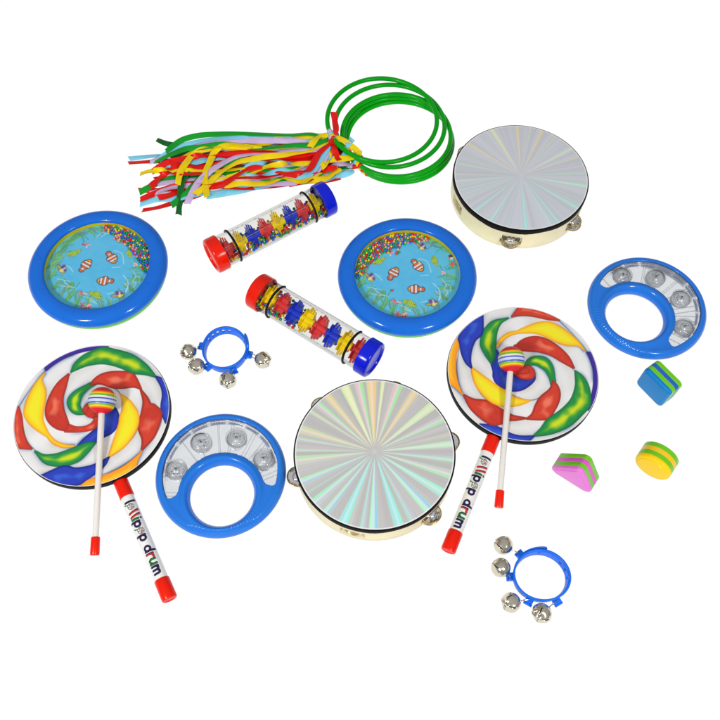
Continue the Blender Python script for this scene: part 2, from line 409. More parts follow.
# sea picture : coordinates in the 720x626 survey of the drum's printed sheet
SC = Vector((.06676, .64427, .0222)); SR = .0750
def SP(x, y):
    q = at(350 + x / 6.26, 220 + y / 6.26, .0222) - SC; return np.array((q.x / SR, q.y / SR))
def paint_sea(X, Y):
    n1 = vnoise(X, Y, 8, 4); n2 = vnoise(X, Y, 9, 14); r = np.hypot(X, Y)
    C = np.tile(np.array([86., 188, 236]), (len(X), 1))
    C = mixc(C, n1 * .35, (120, 212, 240)); C = mixc(C, sm(r, .6, 1) * .35, (92, 196, 196))
    rnd = random.Random(4)
    def stroke(P, w, col, a=1.0, taper=True):
        nonlocal C
        P = catmull([SP(*p) for p in P], 6, False); lo = P.min(0) - .05; hi = P.max(0) + .05
        ix = np.where((X > lo[0]) & (X < hi[0]) & (Y > lo[1]) & (Y < hi[1]))[0]
        if len(ix) == 0: return
        d = sdf_line(X[ix], Y[ix], P); C[ix] = mixc(C[ix], sm(-d, -w - .004, -w + .004) * a, col)
    # weed clumps round the rim
    def weed(x, y, ang, L, n, spread=26):
        for _ in range(n):
            a = radians(ang + rnd.uniform(-spread, spread)); l = L * rnd.uniform(.5, 1.1); x0 = x + rnd.uniform(-16, 16); y0 = y + rnd.uniform(-12, 12)
            b = rnd.uniform(-.8, .8); P = [(x0, y0)]
            for s in (1, 2, 3): 
                aa = a + b * (s - 1) * .6 * (1 if rnd.random() < .6 else -1)
                P.append((P[-1][0] + l / 3 * cos(aa), P[-1][1] - l / 3 * sin(aa)))
            stroke(P, rnd.choice((.006, .009, .013)), rnd.choice([(92, 176, 96), (112, 186, 92), (78, 160, 120), (140, 196, 96), (84, 146, 116), (110, 136, 176)]), .7)
    for q in ((640, 215, 140, 95, 14), (600, 170, 160, 110, 14), (560, 130, 190, 95, 10), (520, 110, 215, 60, 8), (662, 300, 150, 70, 9), (655, 370, 160, 110, 12), (640, 430, 170, 90, 12),
              (600, 500, 130, 90, 12), (545, 560, 110, 80, 9), (480, 585, 100, 60, 8), (420, 590, 110, 60, 7), (330, 600, 90, 80, 9), (260, 590, 80, 100, 12), (200, 560, 70, 110, 13), (150, 520, 60, 90, 12),
              (100, 480, 50, 80, 10), (60, 420, 60, 90, 12), (40, 360, 55, 80, 9), (50, 300, 50, 70, 9), (90, 230, 45, 90, 8), (140, 170, 30, 80, 8), (200, 480, 85, 60, 7), (110, 200, 20, 90, 12), (80, 270, 35, 90, 12), (170, 140, 5, 90, 12), (240, 105, -20, 80, 10), (300, 90, -40, 60, 8), (60, 330, 40, 80, 10)):
        weed(*q)
    for P in ([(110, 425), (150, 430), (165, 450), (200, 470), (240, 482)], [(130, 462), (170, 472), (215, 476)], [(155, 432), (190, 440)], [(578, 375), (600, 410), (590, 440), (612, 450), (600, 480)],
              [(600, 410), (628, 415), (630, 450)], [(400, 125), (360, 135), (330, 132), (300, 165)], [(360, 135), (330, 160)], [(340, 560), (380, 575)], [(300, 535), (345, 550), (390, 580)]):
        stroke(P, .008, (206, 226, 218), .65)
    for P in ([(430, 245), (480, 260), (500, 300), (508, 330)], [(520, 400), (550, 430), (565, 465), (558, 500)], [(150, 340), (175, 352), (200, 380)], [(440, 352), (490, 348)], [(540, 450), (566, 480), (556, 508)], [(445, 520), (480, 510)]):
        stroke(P, .010, (206, 232, 240), .6)
    def frame(cx, cy, ang, L):
        c = SP(cx, cy); d = SP(cx + cos(radians(ang)), cy - sin(radians(ang))) - c; d /= np.hypot(*d); nrm = np.array((-d[1], d[0]))
        U = ((X - c[0]) * d[0] + (Y - c[1]) * d[1]) / L; V = ((X - c[0]) * nrm[0] + (Y - c[1]) * nrm[1]) / L; return U, V
    def ell(U, V, u, v, a, b): return (np.hypot((U - u) / a, (V - v) / b) - 1) * min(a, b)
    def put(d, col, w=.05, a=1.0):
        nonlocal C
        C = mixc(C, sm(-d, -w, w) * a, col)
    def clown(cx, cy, ang, L=.24):
        U, V = frame(cx, cy, ang, L)
        d = np.minimum.reduce([ell(U, V, .12, 0, .42, .27), ell(U, V, -.43, 0, .15, .17), ell(U, V, -.25, 0, .14, .10), ell(U, V, .1, .24, .2, .1), ell(U, V, .05, -.24, .15, .1)])
        put(d - .04, (60, 40, 50)); put(d, (226, 108, 60))
        for u in (.30, .02, -.30):
            b = np.maximum(d, np.abs(U - u) - .065); put(b - .025, (70, 50, 60), .04, .8); put(b, (240, 238, 240), .04)
        put(np.maximum(d, .42 - U), (238, 180, 60), .04); put(ell(U, V, .38, .08, .04, .04), (20, 20, 20), .03)
    def grass_fish(cx, cy, ang, L=.24):
        U, V = frame(cx, cy, ang, L)
        d = np.minimum.reduce([ell(U, V, .08, 0, .4, .22), ell(U, V, -.42, .08, .14, .06), ell(U, V, -.42, -.08, .14, .06), ell(U, V, 0, .2, .2, .08)])
        put(d - .02, (90, 130, 50)); put(d, (206, 212, 66))
        for u in (.25, .1, -.05, -.2): put(np.maximum(ell(U, V, .08, 0, .38, .2), np.abs(U - u + .3 * V * V) - .028), (60, 160, 80), .03, .85)
        put(ell(U, V, .36, .05, .04, .04), (20, 30, 20), .03)
    def angel(cx, cy, ang, L=.22, flip=1):
        U, V = frame(cx, cy, ang, L); V = V * flip
        d = np.minimum.reduce([ell(U, V, .1, 0, .34, .27), ell(U, V, -.36, 0, .16, .09), ell(U, V, -.05, .26, .16, .12)])
        put(d - .03, (70, 70, 90)); put(d, (222, 204, 72)); put(np.maximum(d, .02 - V), (116, 92, 170), .05)
        put(np.maximum(d, np.abs(U - .12) - .05), (236, 236, 226), .04, .9); put(np.maximum(d, np.abs(U + .1) - .03), (60, 60, 90), .04, .9)
        put(ell(U, V, .32, .03, .04, .04), (15, 15, 20), .03)
    clown(270, 340, 55, .27); clown(422, 287, -48, .27); clown(415, 436, 178, .27)
    grass_fish(180, 260, 205); grass_fish(533, 258, 110, .22); grass_fish(375, 527, -22, .25)
    angel(125, 360, -40, .24); angel(447, 170, -35, .23, 1); angel(515, 525, 10, .23, 1)
    U, V = frame(632, 236, 100, .16); put(ell(U, V, 0, 0, .3, .3), (236, 240, 236)); put(ell(U, V, .15, 0, .2, .3), (80, 60, 60)); put(ell(U, V, -.1, .2, .16, .1), (220, 90, 70))
    for cx, cy in ((642, 276), (300, 590)):
        for k in range(5):
            a = 2 * pi * k / 5 + .3; stroke([(cx, cy), (cx + 10 * cos(a), cy + 10 * sin(a)), (cx + 18 * cos(a), cy + 18 * sin(a))], .012, (214, 88, 74))
    for cx, cy in ((578, 325), (288, 518), (335, 600), (245, 210)):
        for k in range(5):
            a = rnd.uniform(0, 6.28); stroke([(cx, cy), (cx + 14 * cos(a), cy + 12 * sin(a)), (cx + 26 * cos(a + .3), cy + 16 * sin(a + .3))], .016, rnd.choice([(226, 120, 130), (236, 200, 196), (200, 70, 76)]), .9)
    C = mixc(C, n2 * .06, (255, 255, 255))
    return C

def foil_glare_paint(seed, strength, rays, base):  # rainbow glare of the foil, painted in as fixed rays with white cores
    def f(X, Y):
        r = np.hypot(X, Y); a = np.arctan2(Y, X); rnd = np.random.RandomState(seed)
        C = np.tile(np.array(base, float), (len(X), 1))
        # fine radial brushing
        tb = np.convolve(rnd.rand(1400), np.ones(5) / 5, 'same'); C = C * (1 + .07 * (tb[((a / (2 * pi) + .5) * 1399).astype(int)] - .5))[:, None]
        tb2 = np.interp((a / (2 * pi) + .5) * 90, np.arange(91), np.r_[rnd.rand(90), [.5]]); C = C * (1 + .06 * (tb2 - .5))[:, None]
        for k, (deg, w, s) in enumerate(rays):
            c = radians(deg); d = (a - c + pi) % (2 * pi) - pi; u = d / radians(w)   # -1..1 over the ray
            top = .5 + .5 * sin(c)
            # painted glare: rainbow order shifts from warm at the far side to cyan at the near side
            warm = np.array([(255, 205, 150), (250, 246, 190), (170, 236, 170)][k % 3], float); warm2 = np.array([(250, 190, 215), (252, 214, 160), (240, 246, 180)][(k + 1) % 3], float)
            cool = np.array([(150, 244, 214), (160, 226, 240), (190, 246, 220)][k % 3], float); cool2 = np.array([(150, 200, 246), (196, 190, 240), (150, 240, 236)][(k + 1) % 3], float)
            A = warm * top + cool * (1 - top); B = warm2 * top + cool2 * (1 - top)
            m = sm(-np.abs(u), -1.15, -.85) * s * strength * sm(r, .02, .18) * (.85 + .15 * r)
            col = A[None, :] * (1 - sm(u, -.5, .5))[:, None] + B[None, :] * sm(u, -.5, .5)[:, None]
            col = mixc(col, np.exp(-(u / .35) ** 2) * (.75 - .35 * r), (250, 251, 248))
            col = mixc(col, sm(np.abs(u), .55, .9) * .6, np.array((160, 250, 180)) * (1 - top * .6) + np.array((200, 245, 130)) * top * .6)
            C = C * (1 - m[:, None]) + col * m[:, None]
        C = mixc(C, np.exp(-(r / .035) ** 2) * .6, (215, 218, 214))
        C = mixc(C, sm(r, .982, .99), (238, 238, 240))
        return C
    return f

# ------------------------------------------------------------------ the white surface
mb = MB(); mb.add([(-6, -6, 0), (6, -6, 0), (6, 6, 0), (-6, 6, 0)], [(0, 1, 2, 3)])
fm = bpy.data.materials.new('glowing_white_ground'); fm.use_nodes = True; nt = fm.node_tree; nt.nodes.clear()  # white ground given an added glow that washes out every shadow
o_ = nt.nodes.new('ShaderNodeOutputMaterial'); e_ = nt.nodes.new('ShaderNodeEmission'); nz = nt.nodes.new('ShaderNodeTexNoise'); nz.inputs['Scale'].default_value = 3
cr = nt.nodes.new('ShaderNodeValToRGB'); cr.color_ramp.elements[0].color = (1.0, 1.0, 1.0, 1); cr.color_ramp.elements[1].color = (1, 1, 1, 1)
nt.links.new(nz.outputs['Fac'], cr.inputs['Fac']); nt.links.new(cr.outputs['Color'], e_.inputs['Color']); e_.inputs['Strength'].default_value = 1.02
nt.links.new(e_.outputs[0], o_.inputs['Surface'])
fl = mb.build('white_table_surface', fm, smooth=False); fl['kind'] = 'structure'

# ------------------------------------------------------------------ tambourines
TAMB_TOP = None
def tambourine(label, c, jing0, paint, seed, slid=()):
    t = thing('tambourine', label, 'tambourine', (c[0], c[1], 0), 0, 'tambourines with silver heads')
    R = .0997; ang = [radians(jing0 + 60 * k) for k in range(6)]; N = 360
    half = radians(9.2)
    zs = [0, .0015, .010, .0275, .036, .039]
    def ins(k):
        a = 2 * pi * (k + .5) / N
        return any(abs((a - x + pi) % (2 * pi) - pi) < half for x in ang)
    rows = []
    for k in range(N):
        a = 2 * pi * k / N
        prof = [(.0995, z) for z in zs] + [(.0935, z) for z in reversed(zs)]
        prof[0] = (.0987, 0); prof[11] = (.0943, 0)
        rows.append([(r * cos(a), r * sin(a), z) for r, z in prof])
    wb = MB(); wb.grid(rows, True, True, skip=lambda i, j: ins(i) and j in (2, 8))
    # reveal faces of the slots
    for x in ang:
        ks = [k for k in range(N) if abs((2 * pi * (k + .5) / N - x + pi) % (2 * pi) - pi) < half]
        ks.sort(key=lambda k: (2 * pi * (k + .5) / N - x + pi) % (2 * pi)); k0, k1 = ks[0], ks[-1] + 1
        for kk in (k0, k1):
            a = 2 * pi * kk / N; wb.add([(.0995 * cos(a), .0995 * sin(a), .010), (.0935 * cos(a), .0935 * sin(a), .010), (.0935 * cos(a), .0935 * sin(a), .0275), (.0995 * cos(a), .0995 * sin(a), .0275)], [(0, 1, 2, 3)])
        for k in ks:
            a, b = 2 * pi * k / N, 2 * pi * (k + 1) / N
            for z in (.010, .0275):
                wb.add([(.0995 * cos(a), .0995 * sin(a), z), (.0935 * cos(a), .0935 * sin(a), z), (.0935 * cos(b), .0935 * sin(b), z), (.0995 * cos(b), .0995 * sin(b), z)], [(0, 1, 2, 3)])
    wb.build('wooden_hoop', M['wood'], t)
    rnd = random.Random(seed)
    # black edging tape, slightly uneven lower edge
    rows = []
    for k in range(N):
        a = 2 * pi * k / N; w = .0007 * sin(5 * a + seed) + .0005 * sin(13 * a) + rnd.uniform(-.0002, .0002)
        rows.append([(r * cos(a), r * sin(a), z) for r, z in ((.0965, .0446), (.0988, .0449), (.0998, .0444), (.1002, .0435), (.1003, .040), (.1001, .0360 + w), (.0993, .0360 + w))])
    MB().grid(rows, True, False).build('edge_tape', M['black'], t)
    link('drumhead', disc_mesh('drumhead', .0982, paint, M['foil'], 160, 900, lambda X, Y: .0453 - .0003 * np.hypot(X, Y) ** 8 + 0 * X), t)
    for q, x in enumerate(ang):
        mt = Matrix.Rotation(x, 4, 'Z') @ Matrix.Translation((.0985 - (.013 if q in slid else .0008), 0, 0))
        for s, z in ((1, .0222), (-1, .0158)):
            tilt = Matrix.Translation((rnd.uniform(-.0008, .0012), rnd.uniform(-.001, .001), z)) @ Matrix.Rotation(rnd.uniform(-.06, .06), 4, 'X') @ Matrix.Rotation(rnd.uniform(-.05, .07), 4, 'Y')
            pr_ = [(0.0016, .0021 * s), (.0042, .0021 * s), (.0058, .0012 * s), (.0066, .0001 * s), (.0112, .0000), (.0126, .0006 * s)]
            j = MB().lathe(pr_, 40, mat=mt @ tilt).build('jingle', M['chrome'], t)
            MB().tube([mt @ tilt @ Vector((.0129 * cos(u), .0129 * sin(u), .0007 * s)) for u in np.linspace(0, 2 * pi, 40, endpoint=False)], .00075, 8, True).build('rolled_edge', M['brass'], j)
        MB().tube([mt @ Vector((0, 0, .0085)), mt @ Vector((0, 0, .029))], .0009, 8).build('jingle_pin', M['brass'], t)
    return t

RB = [(92,4,1),(83,1.6,.9),(71,3.6,.95),(57,3.2,.9),(40,3.6,.9),(27,3.0,.85),(14,1.8,.4),(6,2.6,.9),(-6,2.2,.9),(-18,3.4,1),(-33,3.4,1),(-49,3.6,1),(-63,2.6,.6),(-73,3.6,1),(-91,3.4,1),(-99,1.8,.7),(-113,3.6,1),(-127,2.6,.85),(-138,3.4,1),(-147,1.3,.4),(-156,3.0,.9),(-173,3.6,.95),(-181,1.4,.5),(-190,1.6,.7),(-198,3.4,.95),(-214,1.6,.6),(-222,2.8,.95),(-232,3.0,.95),(-247,3.6,1),(-258,3.4,1)]
RT = [(88,1.6,.8),(112,2.2,.9),(125,1.0,.35),(140,2.0,.8),(152,1.0,.3),(166,2.0,.75),(178,1.0,.5),(186,1.4,.7),(197,1.6,.75),(207,1.4,.6),(222,1.8,.8),(239,1.8,.85),(254,1.0,.4),(269,2.0,.9),(292,1.4,.6),(299,2.4,1),(322,2.0,.9),(327,1.0,.5),(336,.9,.3),(348,2.4,.9),(3,1.5,.7),(22,1.5,.6),(33,1.5,.7),(52,1.6,.8),(65,1.8,.8),(76,.8,.3)]
tambourine('larger looking tambourine with strong rainbow rays on its silver head, nearest the front', (.0181, .3716), -106.3, foil_glare_paint(2, .96, RB, (196, 193, 194)), 1, (0,))
tambourine('greyer silver tambourine with faint rays, right of the green rings', (.2382, .807), -101.0, foil_glare_paint(7, .8, RT, (207, 210, 218)), 2, (5,))

# ------------------------------------------------------------------ ocean drums
SEA = disc_mesh('sea_picture', SR, paint_sea, M['sea'], 200, 640)
def ocean_drum(label, c, region, seed, rot):
    t = thing('ocean_drum', label, 'drum', (c[0], c[1], 0), 0, 'blue ocean drums')
    N = 240; rows = []
    for k in range(N):
        a = 2 * pi * k / N; w = .5 + .5 * sin(5 * a + rot); lo = .0075 + .0155 * w ** 1.8; f = min((lo - .0075) / .0135, 1.1)
        rows.append([(r * cos(a), r * sin(a), z) for r, z in ((.0743, .0288), (.0740, .0306), (.0743, .0322), (.0755, .0335), (.0780, .0344), (.0830, .0350), (.0880, .0345), (.0922, .0329), (.0953, .0302), (.0975, .0272), (.0980, .0240), (.0968, .0200), (.0905 + .0059 * f, lo), (.0890 + .0055 * f, lo - .0002))])
    s = MB().grid(rows, True, False).build('rim', M['blue'], t)
    # faint moulded sea shapes on the rim
    for k in range(9):
        a = 2 * pi * k / 9 + .25; x0, y0 = .0838 * cos(a), .0838 * sin(a); m = 10; ring = []; low = []
        for i in range(m):
            rr = (.0056 if i % 2 == 0 else .0026) if k % 3 else (.0046 + .0012 * sin(3 * 2 * pi * i / m)); b = 2 * pi * i / m + a
            x, y = x0 + rr * cos(b), y0 + rr * sin(b); d = hypot(x, y) - .0825; z = .0350 - 13 * d * d * (1.6 if d > 0 else 3)
            ring.append((x0 + (x - x0) * .86, y0 + (y - y0) * .86, z + .00045)); low.append((x, y, z - .0003))
        eb = MB(); eb.grid([low, ring], False, True); eb.add([(x0, y0, .0355)] + ring, [(0, i + 1, (i + 1) % m + 1) for i in range(m)])
        eb.build('moulded_shape', M['blue'], s)
    MB().lathe([(0, .0006), (.0845, .0006), (.0868, .0014), (.0905, .005), (.0940, .011), (.0966, .0180), (.0962, .0222), (.0925, .0220)], 160).build('lower_shell', M['lime'], t)
    MB().lathe([(.0745, .0215), (.0743, .0300)], 160).build('inner_wall', M['yellow_wall'], t)
    link('sea_picture', SEA, t, (0, 0, .0222))
    MB().lathe([(0, .0296), (.0742, .0296)], 96).build('clear_film', M['film'], t, smooth=False)
    rnd = random.Random(seed); pts = list(region[4]); tries = 0; rb = .00165
    while tries < 60000 and len(pts) < region[3]:
        tries += 1; a = radians(rnd.uniform(region[0], region[1])); f = (degrees_(a) - region[0]) / (region[1] - region[0])
        depth = region[2] * (sin(pi * min(max(f, .0), 1)) ** .6) + .002
        r = .0722 - depth * rnd.random() ** 1.15
        x, y = r * cos(a), r * sin(a)
        if all((x - p[0]) ** 2 + (y - p[1]) ** 2 > (2 * rb) ** 2 * .80 for p in pts): pts.append((x, y))
    pts.sort(key=lambda p: hypot(p[0], p[1])); cols = [rnd.choice(['red', 'red', 'blue', 'blue', 'green', 'green', 'yellow', 'yellow', 'pink']) for _ in pts]
    for i, (x, y) in enumerate(pts[:100]):
        link('bead', bead_mesh(cols[i], rb), t, (x, y, .0223 + rb))
    rest = MB(); keys = list(BEADC)
    for (x, y), cc in zip(pts[100:], cols[100:]): rest.sphere((x, y, .0223 + rb), rb, 10, 6, keys.index(cc))
    if rest.v:
        o = rest.build('beads', [M['bead_' + k] for k in keys], t); o['kind'] = 'stuff'
    return t
def degrees_(a): return a * 180 / pi
_bm = {}
def bead_mesh(c, r):
    if (c, r) not in _bm: _bm[(c, r)] = MB().sphere((0, 0, 0), r, 12, 8).mesh('bead_' + c, M['bead_' + c])
    return _bm[(c, r)]
def loc_(px, py, c): q = at(px, py, .022); return (q.x - c[0], q.y - c[1])
cR = (.06676, .6452); cL = (-.37079, .6590)
extraR = [loc_(350 + x / 6.26, 220 + y / 6.26, cR) for x, y in ((248, 205), (258, 157), (290, 177), (300, 190), (306, 208), (290, 217), (310, 176), (295, 205), (240, 180), (432, 272), (262, 445), (257, 365), (376, 124), (380, 112), (152, 228), (118, 257), (83, 284), (46, 310), (240, 210), (218, 205))]
extraL = [loc_(40 + x / 6.545, 215 + y / 6.545, cL) for x, y in ((450, 124), (487, 160), (520, 177), (610, 227), (640, 232), (655, 265), (656, 278), (675, 262), (700, 303), (535, 170), (470, 130), (430, 108))]
ocean_drum('blue sea picture drum with beads gathered at its left, below the green rings', cR, (62, 184, .0205, 290, extraR), 5, 2.3)
ocean_drum('blue sea picture drum at far left, its beads gathered at the right', cL, (-10, 92, .0195, 250, extraL), 8, 3.0)

# ------------------------------------------------------------------ lollipop drums, handles, mallets
LART = disc_mesh('swirl_skin', .0995, paint_lolly, M['art'], 220, 760)
GL = {  # stroke letters: (width, [polylines]); x right, y up, x-height 1
 'l': (.42, [[(.18, 0), (.18, 1.55)]]), 'i': (.42, [[(.2, 0), (.2, .95)], [(.2, 1.38), (.2, 1.42)]]),
 'L': (.62, [[(.12, 1.5), (.12, .15), (.52, .05)]]),
 'v': (.58, [[(.14, 1.45), (.44, 0)]]), 'w': (.5, [[(.14, 1.1), (.36, 0)]]),
 'o': (1.1, [[(.5 + .42 * cos(t), .5 + .45 * sin(t)) for t in np.linspace(0, 2 * pi, 17)]]),
 'p': (1.05, [[(.16, -.55), (.16, .95)], [(.52 + .34 * cos(t), .5 + .42 * sin(t)) for t in np.linspace(0, 2 * pi, 17)]]),
 'd': (1.1, [[(.86, 0), (.86, 1.55)], [(.5 + .34 * cos(t), .48 + .42 * sin(t)) for t in np.linspace(0, 2 * pi, 17)]]),
 'r': (.78, [[(.16, 0), (.16, .95)], [(.16, .6), (.34, .88), (.62, .92)]]),
 'u': (1.0, [[(.14, .95), (.14, .35), (.3, .08), (.55, .1), (.76, .35)], [(.78, .95), (.78, .02)]]),
 'm': (1.35, [[(.14, 0), (.14, .95)], [(.14, .6), (.32, .9), (.54, .86), (.62, .6), (.62, 0)], [(.62, .6), (.8, .9), (1.04, .86), (1.12, .6), (1.12, 0)]]),
}
NAVY = (28, 20, 66); TRED = (206, 40, 30); TGRN = (20, 120, 44)
TXT = [('l', NAVY), ('@', None), ('v', TRED), ('v', TRED), ('i', TGRN), ('p', NAVY), ('@', None), ('p', NAVY), (' ', None), ('d', NAVY), ('r', TRED), ('u', TGRN), ('m', NAVY)]
def print_mesh(L, r):
    """white sleeve along +x with the words lollipop drum printed lengthways round its upper side"""
    nx, na = int(L / .00028), 150
    xs = np.linspace(0, L, nx + 1); th = np.linspace(0, 2 * pi, na, endpoint=False)
    XX, TT = np.meshgrid(xs, th, indexing='ij'); XX = XX.ravel(); TT = TT.ravel()
    C = np.tile(np.array([230., 230, 226]), (len(XX), 1))
    s = (np.where(TT > pi, TT - 2 * pi, TT)) * r  # arc length from the top line; +s = letter tops
    total = sum(.95 if c == '@' else .55 if c == ' ' else GL[c][0] for c, _ in TXT)
    k = (L - .013) / total; x = .0085; xh = .0084; base = -.0046
    def put(P, w, col):
        nonlocal C
        P = np.array(P); d = sdf_line(XX, s, P); C = mixc(C, sm(-d, -w - .00018, -w + .00018), col)
    for ch, col in TXT:
        if ch == ' ': x += .55 * k; continue
        if ch == '@':   # little swirled lollipop with its stick
            cx, cy = x + .46 * k, base + .62 * xh; rr = .46 * k
            put([(cx - rr * .6, cy - rr * .8), (cx - rr * 1.1, cy - rr * 1.9)], .0007, TGRN)
            d = np.hypot(XX - cx, s - cy); C = mixc(C, sm(-d, -rr - .0002, -rr + .0002), (40, 40, 60))
            C = mixc(C, sm(-d, -rr * .86 - .0002, -rr * .86 + .0002), (232, 232, 230))
            a = np.arctan2(s - cy, XX - cx); q = (a * 5 / (2 * pi) + d / rr * 1.3) % 1
            ins = sm(-d, -rr * .82, -rr * .78)
            C = mixc(C, ins * sm(q, .45, .55) * sm(-q, -1, -.92), (40, 110, 60)); q2 = (a * 2 / (2 * pi) + d / rr * .8 + .3) % 1
            C = mixc(C, ins * sm(q2, .72, .8) * sm(-q2, -1, -.94), (190, 50, 50))
            x += .95 * k; continue
        w_, strokes = GL[ch]
        for P in strokes:
            Q = [(x + px * k, base + py * xh) for px, py in P]
            if col != NAVY: put(Q, .00150, (24, 18, 40)); put([(a + .0003, b + .0002) for a, b in Q], .00098, col)
            else: put(Q, .00140, col)
        x += w_ * k
    # x axis along handle, top = +z, letter tops toward +y
    co = np.stack([XX, r * np.sin(TT), r * np.cos(TT)], 1)
    i = np.arange(nx)[:, None]; a = np.arange(na); a2 = (a + 1) % na
    f = np.stack([i * na + a, i * na + a2, (i + 1) * na + a2, (i + 1) * na + a], -1).reshape(-1, 4)
    return painted_mesh('sleeve', co, f, C, M['ptube'])

MX = Matrix.Rotation(pi / 2, 4, 'Y')   # z axis -> x axis
def lollipop_drum(label, c, hdir, h0, h1, artrot):
    t = thing('lollipop_drum', label, 'drum', (c[0], c[1], 0), 0, 'lollipop drums')
    MB().lathe([(0, .0085), (.0975, .0085), (.0995, .0092), (.1003, .011), (.1005, .0195), (.1000, .0212), (.0990, .0216), (.0980, .0214)], 200).build('drum_shell', M['black'], t)
    link('swirl_skin', LART, t, (0, 0, .0218), artrot)
    # handle : local x axis from inside the shell outwards
    q0 = Vector((h0[0] - c[0], h0[1] - c[1], .0095)); q1 = Vector((h1[0] - c[0], h1[1] - c[1], .0092)); L = (q1 - q0).length
    ang = atan2(q1.y - q0.y, q1.x - q0.x); rh = .0084; a, b = .0255, L - .0265
    sl = link('handle', SLEEVE, t, (q0.x, q0.y, .0095), ang)
    MB().lathe([(0, -.022), (.0088, -.022), (.0092, -.0212), (.0092, a - .0006), (.0089, a + .0004), (.0083, a + .0006)], 48, mat=MX).build('collar', M['cap_red'], sl)
    MB().lathe([(.0083, b - .0004), (.0089, b), (.0093, b + .0008), (.0093, L - .0022), (.0086, L - .0004), (.0070, L), (.0058, L - .0008), (0, L - .0010)], 48, mat=MX).build('end_cap', M['cap_red'], sl)
    return t
SL_LEN = .1390 - .0255
_m = print_mesh(SL_LEN + .002, .0084)
for v in _m.vertices: v.co.x += .0250
SLEEVE = _m
lollipop_drum('lollipop drum at far left, its lettered handle pointing down to the right', (-.3467, .4341), 0, (-.3017, .3471), (-.2231, .1997), radians(121))
lollipop_drum('lollipop drum right of centre, its lettered handle pointing down to the left', (.2164, .4942), 0, (.1735, .4067), (.1063, .2568), 0)

def ball_mesh(r, axis):
    nu, nv = 96, 120; P = []; 
    for i in range(nv + 1):
        for j in range(nu):
            a = pi * i / nv; b = 2 * pi * j / nu; P.append((sin(a) * cos(b), sin(a) * sin(b), cos(a)))
    P = np.array(P); lat = P @ np.array(axis); C = np.tile(np.array([214., 24, 40]), (len(P), 1))
    for lo, hi, col in ((-.66, .60, (240, 96, 20)), (-.57, .50, (250, 196, 30)), (-.46, .37, (112, 186, 40)), (-.33, .23, (200, 204, 236)), (-.315, -.22, (40, 60, 180)), (-.02, .075, (40, 60, 180)), (.08, .23, (228, 226, 214))):
        C = mixc(C, sm(lat, lo - .01, lo + .01) * sm(-lat, -hi - .01, -hi + .01), col)
    i = np.arange(nv)[:, None]; a = np.arange(nu); a2 = (a + 1) % nu
    f = np.stack([i * nu + a, (i + 1) * nu + a, (i + 1) * nu + a2, i * nu + a2], -1).reshape(-1, 4)
    return painted_mesh('mallet_head', P * r, f, C, M['ball'])
def mallet(label, ball, tip, r=.0176):
    B = Vector(ball); T = Vector(tip); d = (T - B).normalized(); L = (T - B).length
    t = thing('mallet', label, 'mallet', (B.x, B.y, 0), 0, 'lollipop drum mallets')
    ax = Vector((-.03 if B.x > 0 else .03, .970, .237)).normalized()   # turned so the stripes cross the stick
    link('head', ball_mesh(r, tuple(ax)), t, (0, 0, B.z))
    rot = d.to_track_quat('Z', 'Y').to_matrix().to_4x4(); mt = Matrix.Translation((0, 0, B.z)) @ rot
    MB().lathe([(0, .010), (.0040, .010), (.0039, L - .012), (0, L - .012)], 32, mat=mt).build('stick', M['white_stick'], t)
    MB().lathe([(.0044, L - .0215), (.0054, L - .0208), (.0057, L - .001), (.0050, L + .0006), (0, L + .0008)], 32, mat=mt).build('tip', M['cap_red'], t)
mallet('striped ball mallet leaning on the far left lollipop drum', (-.3299, .4433, .0397), (-.3206, .2534, .0062))
mallet('striped ball mallet leaning on the right hand lollipop drum', (.1990, .5026, .0397), (.1726, .3127, .0062))

